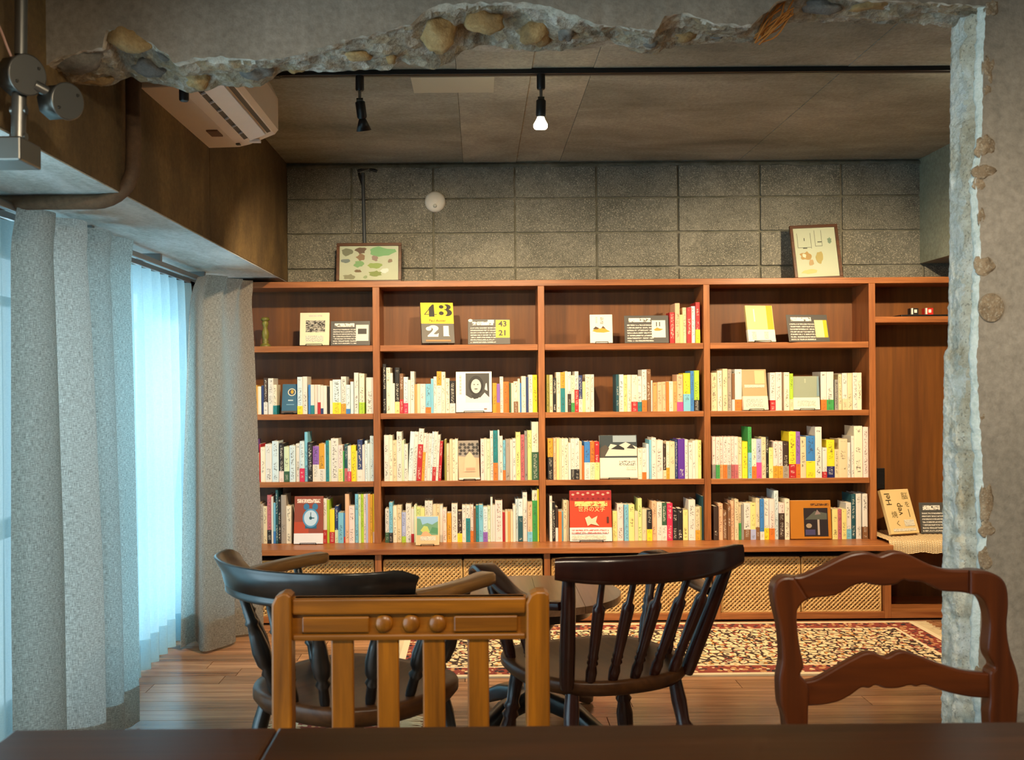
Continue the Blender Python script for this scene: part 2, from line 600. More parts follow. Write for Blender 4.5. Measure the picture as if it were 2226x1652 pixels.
# block wall: recessed mortar bed, each block proud of it
wb = solo('wall_back', box(-1.7, XR + .1, YW + .011, YW + .2, -.1, 2.7), M['mortar'],
          'grey concrete block wall above the bookcase', 'wall', kind='structure')
blk_bm = bmesh.new(); bmesh.ops.create_cube(blk_bm, size=1.0)
blk_me = MB().box(-.5, .5, -.5, .5, -.5, .5, b=.02).mesh('block', [M['block']])
rz = [CAM_H + (836 - yy) / (F_PX / YW) for yy in (361, 432, 507, 583, 659, 735)]
pit = 177.3 / (F_PX / YW)
x00 = (1300 - VX) / (F_PX / YW)
rnd = random.Random(11)
for r in range(len(rz) - 1):
    for c in range(-4, 5):
        a, b = x00 + c * pit, x00 + (c + 1) * pit
        a, b = max(a, XB), min(b, XR)
        if b - a < .05: continue
        o = bpy.data.objects.new('block', blk_me); COL.objects.link(o)
        o.parent = wb; o.matrix_parent_inverse = Matrix.Translation(-Vector(wb.location))
        zt, zb = rz[r] - .005, rz[r + 1] + .005
        th = .03
        o.location = ((a + b) / 2, YW + th / 2 - rnd.uniform(0, .004), (zt + zb) / 2)
        o.scale = (b - a - .012, th, zt - zb)
        o.rotation_euler = (0, rnd.uniform(-.003, .003), 0)
# rough mortar run under the ceiling
mb = MB()
def mort(u, v):
    x = XB + u * (2.36 - XB)
    n = noise.noise(Vector((x * 6, 3, 1))) * .008
    ang = v * PI * .5
    return Vector((x, YW + .01 - (.028 + n) * math.sin(ang), ZC - .002 - (.026 + n * 1.5) * (1 - math.cos(ang)) - .004))
mb.grid(mort, 160, 5)
part('mortar_run', mb, M['mortar'], wb)

# ceiling of the far room: slab with formwork panels
ce = solo('ceiling', box(XWIN - .15, XR + .1, YB - .02, YW + .2, ZC + .012, ZC + .25), M['mortar'],
          'board-marked bare concrete ceiling', 'ceiling', kind='structure')
xl = [XB - .02, -.68, -.077, .205, .436, 1.387, 2.36]
for i, (a, b) in enumerate(zip(xl, xl[1:])):
    for (ya, yb) in ((YB, 3.62), (3.62, 4.52), (4.52, YW + .01)):
        if i in (4, 5) and ya == YB: continue
        if i in (4, 5): ya = YB if ya == 3.62 else ya
        part('panel', box(a + .0008, b - .0008, ya + .0005, yb - .0005, ZC - .0022 * (i % 3), ZC + .013),
             M['ceil_pale'] if i in (2, 3) else M['ceiling'], ce)
# pale rectangle of old filler and a smear by it on the ceiling
pa = P(905, 184, 3.0); 
kx = lambda px, Y: (px - VX) / F_PX * Y
yc1 = (ZC - CAM_H) * F_PX / (836 - 198); yc0 = (ZC - CAM_H) * F_PX / (836 - 164)
part('plaster_patch', box(kx(905, yc1), kx(1078, yc1), yc0, yc1, ZC - .006, ZC), flat('#b7b199', .9), ce)
mb = MB()
ring = []
for k in range(26):
    an = 2 * PI * k / 26
    rr = 1 + .35 * noise.noise(Vector((math.cos(an) * 2, math.sin(an) * 2, 5)))
    ring.append((.22 + .40 * rr * math.cos(an), 3.42 + .22 * rr * math.sin(an)))
mb.add([(x, y_, ZC - .0045) for x, y_ in ring], [tuple(range(26))])
part('plaster_patch', mb, concrete('old_filler', '#6f6c60', '#8f8c80', '#aaa79a', 9, .5), ce)

cn = solo('ceiling_near', box(XWIN - .15, XR + .1, Y0 - .1, YB - .02, 2.55, 2.75), M['ceiling'],
          'concrete ceiling of the near room', 'ceiling', kind='structure')
solo('wall_right', box(XR, XR + .15, Y0 - .1, YW + .2, -.1, 2.7), M['plaster'], 'plain grey wall beyond the bookcase end', 'wall', kind='structure')
solo('wall_rear', box(XWIN - .2, XR + .1, Y0 - .15, Y0, -.1, 2.7), M['plaster'], 'plain grey wall behind the dining table', 'wall', kind='structure')

# beam over the window, one long run with a panel joint
bmw = solo('beam_left', box(XWIN - .15, XB, Y0, YW + .1, ZB, 2.72), [M['beam']], 'brown stained concrete beam over the window curtains', 'beam', kind='structure')
for (a, b) in ((Y0, 3.886), (3.892, YW)):
    part('panel', box(XB - .02, XB + .004, a, b, ZB - .0, ZC + .3), M['beam'], bmw)
part('soffit', box(XWIN, XB + .001, Y0, YW, ZB - .004, ZB + .002), concrete('beam_soffit', '#9fa39a', '#c0c5bf', '#dde2de', 3, .4, streak=(2, .6, 1)), bmw)  # colour paler than the beam face, window light put into it
bmr = solo('beam_right', box(2.344, XR + .1, YB, YW + .1, CAM_H + .625, ZC + .2), M['beam_r'], 'pale grey concrete beam above the right bookcase bay', 'beam', kind='structure')

# window wall: strips round two window openings
ZH = 1.70
mb = MB()
for (a, b) in ((Y0, -.45), (2.86, 3.12), (4.98, YW + .1)):
    mb.box(XWIN - .15, XWIN, a, b, -.1, ZB + .01)
mb.box(XWIN - .15, XWIN, Y0, YW + .1, ZH, ZB + .01)
mb.box(XWIN - .15, XWIN, Y0, YW + .1, -.1, .03)
solo('wall_left', mb, M['window_wall'], 'window wall behind the curtains', 'wall', kind='structure')


def window(n, ya, yb, label):
    w = thing('window_%d' % n, label, 'window', (XWIN - .08, (ya + yb) / 2, .03), kind='structure')
    xa, xb = XWIN - .1, XWIN - .05
    mb = MB()
    mb.box(xa, xb, ya, ya + .045, .03, ZH); mb.box(xa, xb, yb - .045, yb, .03, ZH)
    mb.box(xa, xb, ya, yb, .03, .07); mb.box(xa, xb, ya, yb, ZH - .05, ZH)
    part('frame', mb, M['alu'], w)
    k = 2
    for i in range(k):
        a = ya + .045 + (yb - ya - .09) * i / k; b = ya + .045 + (yb - ya - .09) * (i + 1) / k
        xo = -.012 if i else .012
        mb = MB()
        for (p, q) in ((a, a + .05), (b - .05, b)):
            mb.box(xa + .012 + xo, xb - .012 + xo, p, q, .07, ZH - .05)
        for (p, q) in ((.07, .13), (.68, .74), (1.44, 1.47), (ZH - .1, ZH - .05)):
            mb.box(xa + .012 + xo, xb - .012 + xo, a, b, p, q)
        sa = part('sash', mb, M['alu'], w)
        part('pane', box(xa + .022 + xo, xa + .028 + xo, a + .05, b - .05, .13, ZH - .1), M['glass'], sa)
    return w


window(1, 3.12, 4.98, 'sliding glass door behind the white sheer curtain')
window(2, -.45, 2.86, 'sliding glass door lighting the near room')

# ------------------------------------------------------------------ broken partition wall
FRONT = [(40, 150), (95, 145), (140, 122), (200, 108), (228, 104), (236, 64), (290, 66), (335, 96), (372, 120), (382, 138), (420, 128), (470, 123), (540, 128), (590, 131),
         (640, 122), (700, 105), (760, 86), (850, 66), (900, 52), (930, 24), (960, 9), (1050, 6), (1150, 5), (1200, 14), (1280, 42), (1300, 52), (1380, 60), (1435, 65),
         (1452, 36), (1490, 26), (1520, 36), (1560, 50), (1640, 55), (1665, 30), (1700, 2), (1730, -8), (1800, -5), (1900, 0), (2000, 3), (2100, 10), (2160, 14)]
BACK = [(60, 158), (95, 155), (140, 175), (180, 185), (240, 186), (290, 168), (310, 178), (380, 190), (410, 200), (450, 200), (480, 186), (520, 190), (570, 190), (600, 172),
        (620, 152), (700, 156), (800, 152), (855, 150), (880, 136), (910, 142), (950, 150), (980, 140), (1010, 112), (1060, 97), (1100, 101), (1150, 111), (1210, 110),
        (1300, 96), (1330, 86), (1370, 106), (1400, 118), (1435, 118), (1450, 106), (1480, 100), (1550, 95), (1600, 91), (1640, 96), (1680, 62), (1705, 50), (1760, 48),
        (1850, 48), (1930, 50), (2000, 52), (2068, 60), (2100, 60)]
JN = [(-40, 2146), (15, 2146), (110, 2140), (200, 2138), (260, 2137), (330, 2136), (388, 2128), (400, 2122), (480, 2130), (560, 2134), (640, 2130), (760, 2128), (780, 2124),
      (900, 2130), (960, 2134), (1080, 2140), (1145, 2148), (1250, 2142), (1330, 2134), (1450, 2128), (1575, 2136), (1700, 2130), (2100, 2130)]
JF = [(-40, 2070), (60, 2070), (300, 2067), (540, 2066), (640, 2064), (766, 2062), (774, 2055), (950, 2052), (1150, 2051), (1600, 2048), (2100, 2046)]
YM = 2.51


def fz(x):   # broken underside of the lintel as heights over the room, front and back
    pxf = VX + x * F_PX / YA; pxb = VX + x * F_PX / YB
    return P(pxf, interp(FRONT, pxf), YA).z, P(pxb, interp(BACK, pxb), YB).z


def fx(z):   # broken jamb, near and far face
    pyn = VY - (z - CAM_H) * F_PX / YA; pyf = VY - (z - CAM_H) * F_PX / YB
    return P(interp(JN, pyn), pyn, YA).x, P(interp(JF, pyf), pyf, YB).x


XJ = P(2146, 0, YA).x
NU, NV = 460, 20
mb = MB()
def under(u, v):
    x = XB - .01 + u * (XJ + .02 - XB)
    a, b = fz(x)
    z = a + (b - a) * v
    q = Vector((x * 7, v * 2.2, 0))
    e = math.sin(PI * v)
    z += e * (.030 * noise.noise(q) + .02 * abs(noise.noise(q * 2.3 + Vector((3, 1, 7))))) + .006 * noise.noise(q * 7)
    y_ = YA + (YB - YA) * v + .006 * noise.noise(q * 5 + Vector((0, 9, 0))) * (1 if 0 < v < 1 else .5)
    return Vector((x, y_, z))
mb.grid(under, NU, NV, 1)
for i in range(len(mb.f)):      # pale crumbled plaster along the near edge
    j, k = divmod(i, NU)
    if j / NV + .12 * noise.noise(Vector((k * .09, j, 4))) + .08 * noise.noise(Vector((k * .4, j, 8))) < .09:
        mb.mi[i] = 5
ZT = 2.56
mb.grid(lambda u, v: (lambda p: Vector((p.x, p.y + (YA - p.y) * min(1, v * 12), p.z + (ZT - p.z) * v)))(under(u, 0)), NU, 14, 0)
mb.grid(lambda u, v: (lambda p: Vector((p.x, p.y + (YB - p.y) * min(1, v * 12), ZT + (p.z - ZT) * v)))(under(u, 1)), NU, 4, 0)
# jamb
def jamb(u, v):
    z = -.01 + u * (ZT + .01)
    a, b = fx(z)
    x = a + (b - a) * v
    q = Vector((z * 9, v * 2.5, 20))
    e = math.sin(PI * v)
    groove = .022 * math.exp(-((v - .42) / .16) ** 2)
    crs = abs(((z + .03) % .205) - .1025)
    notch = .010 * max(0, 1 - abs(.1025 - crs) / .012)
    lip = -.012 * math.exp(-((v - .10) / .07) ** 2) - .006 * math.exp(-((v - .93) / .07) ** 2)
    x += lip + groove * e + notch * e + e * (.016 * noise.noise(q) + .007 * noise.noise(q * 3.1)) + .004 * noise.noise(q * 8)
    y_ = YA + (YB - YA) * v
    return Vector((x, y_, z))
f0 = len(mb.f)
mb.grid(lambda u, v: jamb(u, 1 - v), 420, 24, 2)
for i in range(f0, len(mb.f)):      # plaster lip, crumbly core, far plaster edge with an uneven border between them
    j, k = divmod(i - f0, 420)
    v = 1 - (j + .5) / 24 + .16 * noise.noise(Vector((k * .06, j * .1, 3))) + .06 * noise.noise(Vector((k * .3, j * .5, 9)))
    mb.mi[i] = 2 if v > .66 else (3 if v > .2 else 4)
mb.grid(lambda u, v: (lambda p: Vector((p.x + (XR - p.x) * v, YA + .0, p.z)))(jamb(u, 0)), 420, 6, 0)
mb.grid(lambda u, v: (lambda p: Vector((XR + (p.x - XR) * v, YB, p.z)))(jamb(u, 1)), 420, 3, 0)
wm = solo('wall_middle', mb, [M['plaster'], M['broken'], M['jamb'], M['core'], M['lip'], concrete('crumbled_edge', '#8d8878', '#b5b1a2', '#d3d0c3', 14, .7, fine=80)], 'grey plastered wall with a roughly broken-out opening', 'wall', kind='structure')


def rock(name, c, r, mats, parent, seed, sub=3, rough=.28, squash=(1, 1, 1), rot=0.0):
    bm = bmesh.new(); bmesh.ops.create_icosphere(bm, subdivisions=sub, radius=1.0)
    R = Matrix.Rotation(rot, 3, 'Y')
    for v in bm.verts:
        n = noise.noise(v.co * 1.4 + Vector((seed * 7.1, 0, 0))) * rough + noise.noise(v.co * 4 + Vector((0, seed * 3.3, 0))) * rough * .35
        p = v.co * (1 + n)
        p = Vector((p.x * squash[0], p.y * squash[1], p.z * squash[2]))
        v.co = Vector(c) + (R @ p) * r
    mb = MB().bm(bm, 0, True)
    return part(name, mb, mats, parent)


for k, (px, py, yy, r, m, sq, rot) in enumerate((
        (957, 88, 2.50, 42, 'stone_tan', (1, .8, 1), .4), (284, 102, 2.44, 56, 'stone_tan', (1.0, .4, .55), .2), (175, 150, 2.48, 56, 'stone_grey', (1.1, .8, .45), -.25),
        (360, 118, 2.46, 26, 'stone_grey', (1, .8, .9), 0), (545, 163, 2.53, 46, 'stone_grey', (1, .8, .5), .35), (330, 160, 2.55, 40, 'stone_grey', (1.2, 1, .55), .15),
        (430, 178, 2.56, 30, 'stone_tan', (.9, .8, 1), .5), (1168, 78, 2.53, 38, 'stone_tan', (1.1, 1, .9), -.4), (775, 130, 2.53, 30, 'stone_tan', (1.2, .8, .45), .1),
        (1055, 60, 2.48, 34, 'stone_tan', (1.3, .7, .8), 0), (1490, 82, 2.55, 30, 'stone_tan', (1, .8, .7), .3), (1232, 70, 2.5, 24, 'stone_grey', (.8, .8, 1.3), .2),
        (1395, 92, 2.55, 34, 'stone_grey', (1.2, .8, .6), .5), (640, 155, 2.57, 20, 'stone_tan', (1.1, .8, .8), 0), (1785, 26, 2.5, 30, 'stone_grey', (1.4, .8, .5), .1),
        (1890, 20, 2.5, 34, 'stone_tan', (1.4, .8, .5), -.1), (1560, 82, 2.56, 20, 'stone_grey', (1.3, .8, .6), 0), (210, 180, 2.57, 26, 'stone_tan', (1.3, .8, .6), 0),
        (1300, 78, 2.53, 18, 'stone_tan', (1, .8, .8), 0), (850, 130, 2.54, 16, 'stone_tan', (.8, .8, 1.2), 0))):
    rock('stone', P(px, py - 6, yy) + Vector((0, 0, r / F_PX * yy * .22)), r / F_PX * yy * .95, M[m], wm, k, 3, .18 if k == 1 else .42, sq, rot)
# plaster lumps on the jamb's near edge and round filler spots on the wall
for k, (px, py, r, sq) in enumerate(((2152, 150, 17, (.7, .25, 1.7)), (2150, 195, 12, (.9, .3, 1)), (2146, 318, 22, (.9, .25, 1.1)), (2140, 372, 20, (1.1, .3, .8)), (2134, 400, 14, (1, .3, 1)),
                                      (2138, 470, 12, (.7, .3, 1.5)), (2146, 578, 24, (.95, .25, .9)), (2158, 20, 16, (.9, .3, 1.2)), (2140, 905, 10, (.7, .3, 1)), (2148, 1095, 18, (.7, .3, 2.4)),
                                      (2150, 1150, 16, (1, .3, 1)), (2146, 1215, 14, (.9, .3, 1.6)), (2130, 1480, 16, (1, .3, 1.5)))):
    rock('plaster_lump', P(px - 4, py, YA + .002), r / F_PX * YA * 1.1, M['patch'], wm, 40 + k, 3, .5, (sq[0], sq[1] * .7, sq[2]))
mb = MB()
c = P(2153, 669, YA)
n = 40
ring = [(c.x + math.cos(2 * PI * k / n) * .030 * (1 + .06 * noise.noise(Vector((k, 2, 2)))), c.z + math.sin(2 * PI * k / n) * .034 * (1 + .06 * noise.noise(Vector((k, 5, 2))))) for k in range(n)]
mb.prism(ring, YA - .006, YA + .002, bev=.002)
part('filler_disc', mb, M['patch'], wm)
# rust-stained fibres hanging at the corner
mb = MB()
rnd = random.Random(5)
for k in range(16):
    a = P(1645 + rnd.uniform(-8, 20), 88 + rnd.uniform(-12, 10), 2.52); b = P(1700 + rnd.uniform(-8, 26), 12 + rnd.uniform(-14, 22), 2.47)
    mid = (a + b) / 2 + Vector((rnd.uniform(-.01, .01), rnd.uniform(-.02, .01), rnd.uniform(-.015, .01)))
    mb.tube(catmull([a, mid, b], 8), .0022, 5)
part('rusty_fibres', mb, flat('#a3641f', .8), wm, kind='stuff')

# ------------------------------------------------------------------ curtains and rail
ZR = 1.672
cr = thing('curtain_rail', 'slim metal double curtain rail under the concrete beam', 'curtain rail', (-1.33, 3.8, ZR))
part('track', box(-1.335, -1.315, 2.2, 4.97, ZR, ZR + .022, b=.004), M['alu'], cr)
part('track', box(-1.405, -1.39, 2.2, 4.97, ZR, ZR + .022, b=.004), M['alu'], cr)
for yy in (2.75, 3.5, 4.25, 4.93):
    part('bracket', box(-1.41, -1.31, yy - .012, yy + .012, ZR + .018, ZB), M['alu'], cr)


def curtain(name, label, top, bot, zt, zb, mat, n=140, nv=40, flare=0.0, group=None):
    """cloth hung from plan curve top [(x,y)] to plan curve bot [(x,y)]"""
    T = catmull([(x, y_, 0) for x, y_ in top], n); B = catmull([(x, y_, 0) for x, y_ in bot], n)
    L = sum((T[i + 1] - T[i]).length for i in range(n))
    mb = MB()
    def fn(u, v):
        i = min(int(round(u * n)), n)
        w = v ** .55
        p = T[i].lerp(B[i], w)
        if v < .06 and 'linen' in name:
            p = p + Vector((.03, -.02, 0)) * (1 - v / .06) * .8
        wob = .008 * noise.noise(Vector((u * 9, v * 2.5, len(name)))) * v
        return Vector((p.x + wob, p.y + wob * .6, zt + (zb - zt) * v))
    mb.grid(fn, n, nv, 0, True, lambda u, v: (u * L * 2, v * 1.66))
    # hem band: second layer of cloth along the foot
    mb.grid(lambda u, v: fn(u, .925 + .075 * v) + Vector((.0025, -.002, 0)), n, 3, 0, True, lambda u, v: (u * L * 2 + .3, 1.5 + v * .12))
    o = solo(name, mb, mat, label, 'curtain', group)
    return o


curtain('sheer_curtain', 'white sheer curtain glowing with daylight in the window',
        [(-1.40 + (.018 if k % 2 else -.012), 3.30 + k * .061) for k in range(28)],
        [(-1.395 + (.04 if k % 2 else -.04), 3.30 + k * .0605) for k in range(28)], ZR - .004, .018, M['sheer'], 260, 30)
curtain('sheer_curtain', 'narrow white sheer curtain at the left picture edge',
        [(-1.40, 2.30), (-1.37, 2.40), (-1.40, 2.50), (-1.37, 2.60), (-1.40, 2.70), (-1.37, 2.82), (-1.40, 2.88), (-1.375, 2.95), (-1.40, 3.02), (-1.375, 3.09)],
        [(-1.37, 2.30), (-1.31, 2.40), (-1.38, 2.50), (-1.31, 2.60), (-1.38, 2.70), (-1.33, 2.80), (-1.385, 2.88), (-1.365, 2.95), (-1.395, 3.02), (-1.37, 3.09)], ZR - .004, .018, M['sheer'], 80, 24)
curtain('linen_curtain', 'wide grey linen curtain gathered beside the ceiling pipe',
        [(-1.33, 2.93), (-1.27, 2.98), (-1.265, 3.04), (-1.325, 3.08), (-1.25, 3.13), (-1.235, 3.20), (-1.325, 3.26), (-1.245, 3.33), (-1.235, 3.41), (-1.32, 3.46), (-1.25, 3.51), (-1.225, 3.60)],
        [(-1.325, 2.90), (-1.225, 2.97), (-1.225, 3.03), (-1.34, 3.08), (-1.20, 3.13), (-1.165, 3.20), (-1.335, 3.27), (-1.195, 3.33), (-1.185, 3.41), (-1.32, 3.46), (-1.215, 3.49), (-1.185, 3.57)],
        ZR + .01, .012, M['linen'], 220, 40)
curtain('linen_curtain', 'grey linen curtain hanging over the left end of the bookcase',
        [(-1.335, 4.82), (-1.30, 4.78), (-1.255, 4.72), (-1.19, 4.80), (-1.225, 4.86), (-1.15, 4.92), (-1.17, 4.97), (-1.115, 4.99)],
        [(-1.335, 4.56), (-1.30, 4.68), (-1.225, 4.51), (-1.17, 4.55), (-1.12, 4.68), (-1.17, 4.76), (-1.08, 4.82), (-1.03, 4.88)],
        ZR + .01, .012, M['linen'], 180, 40)

# ------------------------------------------------------------------ air conditioner
ac = thing('air_conditioner', 'white wall-mounted air conditioner with its flap open', 'air conditioner', (XB + .13, 3.5, 2.07))
prof = [(XB + .004, CAM_H + .902), (-.90, CAM_H + .905), (-.858, CAM_H + .915), (-.765, CAM_H + .952), (-.752, CAM_H + .968), (-.752, CAM_H + 1.085), (-.775, CAM_H + 1.135), (XB + .004, CAM_H + 1.14)]
bm_ = MB()
pr = MB().prism([(x, z) for x, z in prof], 3.1, 3.89, bev=.004)
part('body', pr, M['ac'], ac)
def slope(x):   # underside slope of the case
    return CAM_H + .915 + (x + .858) / (.093) * .037
q = []
def strip(xa, xb, ya, yb, off, th):
    mbx = MB()
    za, zb_ = slope(xa) - off, slope(xb) - off
    mbx.add([(xa, ya, za), (xb, ya, zb_), (xb, yb, zb_), (xa, yb, za), (xa, ya, za + th), (xb, ya, zb_ + th), (xb, yb, zb_ + th), (xa, yb, za + th)],
            [(0, 3, 2, 1), (4, 5, 6, 7), (0, 1, 5, 4), (1, 2, 6, 5), (2, 3, 7, 6), (3, 0, 4, 7)])
    return mbx
part('outlet_slot', strip(-.862, -.833, 3.16, 3.80, .0015, .004), M['black'], ac)
part('outlet_slot', strip(-.783, -.770, 3.16, 3.83, .0015, .004), M['black'], ac)
part('flap', strip(-.840, -.785, 3.15, 3.81, .012, .006), M['ac_white'], ac)
for k in range(6):
    part('vane', strip(-.858, -.842, 3.2 + k * .1, 3.204 + k * .1, .008, .01), M['ac_white'], ac)
part('rating_label', box(-.955, -.915, 3.62, 3.70, CAM_H + .899, CAM_H + .904), print_lines('rating_print', '#6b4c34', '#cfb89d', 6, 14, .7, .45), ac)
part('label_sticker', box(-.90, -.885, 3.83, 3.85, CAM_H + .9015, CAM_H + .906), M['steel_dark'], ac)
part('indicator', box(-.855, -.815, 3.845, 3.875, slope(-.83) - .010, slope(-.83) - .002), M['ac_white'], ac)

# ------------------------------------------------------------------ pipe along the beam, conduit boxes
r = .021
yp = 2.93
xv = P(290, 300, yp).x
zh = P(100, 440, yp).z
pts = [Vector((xv, yp, 2.33)), Vector((xv, yp, 2.1)), Vector((xv, yp, zh + .14))]
for k in range(1, 9):
    an = k / 8 * PI / 2
    pts.append(Vector((xv - .11 * (1 - math.cos(an)), yp, zh + .11 - .11 * math.sin(an))))
pts += [Vector((xv - .2, yp, zh)), Vector((-1.30, yp, zh)), Vector((-1.47, yp, zh))]
solo('drain_pipe', MB().tube(pts, r, 16), M['pipe'], 'brown painted pipe bending under the concrete beam', 'pipe')

yq = 2.10
cb = thing('junction_conduit', 'metal conduit with two round junction boxes beside the broken wall', 'conduit', (-1.0, yq, 1.62))
def wp(px, py, y_=yq): return P(px, py, y_)
part('tube', MB().tube([wp(48, -120), wp(46, 0), wp(45, 120)], .0125, 14), M['steel'], cb)
c = wp(45, 168)
def octo(c, R, d, ang, mat, name, tilt):
    mbx = MB()
    ax = Vector((math.sin(tilt), -math.cos(tilt), -.1)).normalized()
    mbx.lathe(c - ax * d / 2, c + ax * d / 2, [(0, R * .72), (.1, R), (.85, R), (1, R * .9)], 8)
    ob = part('box', mbx, mat, cb)
    m2 = MB().lathe(c + ax * d / 2, c + ax * (d / 2 + .004), [(0, R * 1.04), (.7, R * 1.04), (1, R * .98)], 28)
    cv = part('cover', m2, M['steel'], ob)
    for s_ in (-1, 1):
        a = ax.orthogonal().normalized()
        m3 = MB().lathe(c + ax * (d / 2 + .003) + a * s_ * R * .72, c + ax * (d / 2 + .007) + a * s_ * R * .72, [(0, .004), (1, .003)], 8)
        part('screw', m3, M['steel_dark'], ob)
octo(wp(42, 165), .040, .055, 0, M['steel_dark'], 'a', .95)
octo(wp(128, 222, 2.14), .037, .055, 1, M['steel_dark'], 'b', 1.0)
part('tube', MB().tube([wp(75, 185), wp(100, 198, 2.115), wp(120, 212, 2.13)], .011, 12), M['steel'], cb)
part('tube', MB().tube([wp(42, 205), wp(40, 305)], .0145, 14), M['steel'], cb)
for yy in (240, 298):
    part('clamp', MB().tube([wp(24, yy), wp(58, yy)], .009, 8), M['steel'], cb)
a = wp(0, 335)
part('switch_box', box(a.x - .11, P(68, 335, yq).x, yq - .05, yq + .05, P(0, 360, yq).z, P(0, 308, yq).z, b=.004), M['steel'], cb)
solo('thin_cable', MB().tube(catmull([P(-30, 0, 2.08), P(0, 62, 2.08), P(14, 98, 2.08), P(24, 122, 2.09)], 20), .0028, 8), flat('#b58e7d', .5), 'thin pinkish cable running into the conduit box', 'cable')

# ------------------------------------------------------------------ track and spot lamps
YT = 3.86
tr = thing('light_track', 'black lighting track fixed across the concrete ceiling', 'light track', (.8, YT, ZC - .02))
part('rail', box(-.74, 2.34, YT - .018, YT + .018, ZC - .022, ZC - .002, b=.003), M['black'], tr)
part('groove', box(-.73, 2.33, YT - .006, YT + .006, ZC - .0235, ZC - .021), flat('#1d1d20', .3), tr)
part('end_cap', box(-.765, -.74, YT - .020, YT + .020, ZC - .024, ZC - .002, b=.003), M['black'], tr)
WARM = (1.0, .74, .44)


def spot(label, x, y_, ztop, aim, bulb, power, drop=.0, size=114, bell=False, lamp_tilt=None):
    o = thing('spot_lamp', label, 'lamp', (x, y_, ztop - .1), group='black spot lamps on the ceiling')
    a = Vector((x, y_, ztop))
    part('adapter', MB().lathe(a, a + Vector((0, 0, -.055 - drop)), [(0, .016), (.9, .016), (1, .013)], 16), M['black'], o)
    b = a + Vector((0, 0, -.055 - drop))
    part('stem', MB().lathe(b, b + Vector((0, 0, -.035)), [(0, .006), (1, .006)], 10), M['steel'], o)
    part('joint', MB().lathe(b + Vector((-.012, 0, -.035)), b + Vector((.012, 0, -.035)), [(0, .009), (1, .009)], 12), M['steel_dark'], o)
    c = b + Vector((0, 0, -.036))
    d = Vector(lamp_tilt).normalized()
    part('holder', MB().lathe(c, c + d * .065, [(0, .012), (.08, .0185), (.9, .0185), (1, .016)], 18), M['black'], o)
    e = c + d * .065
    if bell:
        part('shade', MB().lathe(e, e + d * .045, [(0, .012), (.2, .016), (1, .029), (.97, .027), (.2, .012)], 20), M['black'], o)
        part('bulb', MB().lathe(e + d * .025, e + d * .043, [(0, .012), (.6, .020), (1, .022)], 16), flat('#3a342a', .3), o)
    else:
        part('bulb', MB().lathe(e, e + d * .045, [(0, .012), (.25, .017), (.6, .026), (.85, .026), (1, .021)], 20), flat('#fff0d0', .4, 0, 14.0), o)
    ld = bpy.data.lights.new('lamp_light', 'SPOT'); ld.energy = power; ld.color = WARM
    ld.spot_size = math.radians(size); ld.spot_blend = .85; ld.shadow_soft_size = .03
    lo = bpy.data.objects.new('lamp_light', ld); COL.objects.link(lo)
    p = e + d * .055
    lo.parent = o
    lo.location = p - Vector(o.location)
    lo.rotation_euler = (Vector(aim) - p).to_track_quat('-Z', 'Y').to_euler()
    return o


ZT_ = ZC - .022
PW = 73
spot('black spot lamp with bell shade, turned towards the bookcase', -.44, YT, ZT_, (-.45, 5.25, .70), 0, PW, bell=True, lamp_tilt=(.10, .35, -1))
spot('black spot lamp whose glowing bare bulb faces the room', .24, YT, ZT_, (.40, 5.25, .70), 0, PW, lamp_tilt=(-.02, .12, -1))
spot('black spot lamp at the far right of the track', 1.86, YT, ZT_, (1.62, 5.25, .75), 0, PW * 1.7, lamp_tilt=(-.2, .4, -1))
xh = P(400, 200, 2.86).x
hl = thing('lamp_adapter', 'black lamp adapter peeking out below the broken lintel', 'lamp', (xh, 2.86, 1.96))
part('rod', MB().tube([(xh, 2.86, ZC), (xh, 2.86, 2.02)], .004, 8), M['black'], hl)
zb_ = P(400, 220, 2.86).z
part('socket', MB().lathe((xh, 2.86, zb_ + .075), (xh, 2.86, zb_), [(0, .010), (.1, .0135), (.95, .0135), (1, .011)], 16), M['black'], hl)

# detector on the block wall, conduit
c = P(946, 439, YW - .006)
dt = thing('smoke_detector', 'round white detector on the block wall', 'detector', (c.x, YW, c.z))
part('base', MB().lathe(c + Vector((0, .006, 0)), c - Vector((0, .016, 0)), [(0, .055), (.7, .055), (1, .05)], 32), M['white'], dt)
part('dome', MB().lathe(c - Vector((0, .016, 0)), c - Vector((0, .03, 0)), [(0, .050), (.4, .046), (.8, .03), (1, .012)], 32), M['white'], dt)
part('sensor', MB().lathe(c + Vector((0, -.026, -.025)), c + Vector((0, -.036, -.025)), [(0, .011), (1, .007)], 16), flat('#b7bdb8', .4), dt)
a, b = P(789, 376, YW - .012), P(793, 560, YW - .012)
cw = thing('wall_conduit', 'grey conduit running down the block wall behind the picture', 'conduit', (b.x, YW - .01, b.z))
part('tube', MB().tube([a, b], .0095, 12), M['conduit'], cw)
part('saddle', MB().tube([P(782, 432, YW - .01), P(800, 432, YW - .01)], .005, 8), M['steel'], cw)
mb = MB()
for (p, q_) in (((777, 372), (803, 364)), ((780, 376), (788, 402)), ((803, 368), (820, 372))):
    mb.tube([P(*p, YW - .006), P(*q_, YW - .006)], .007, 8)
part('cable_stub', mb, M['black'], cw)

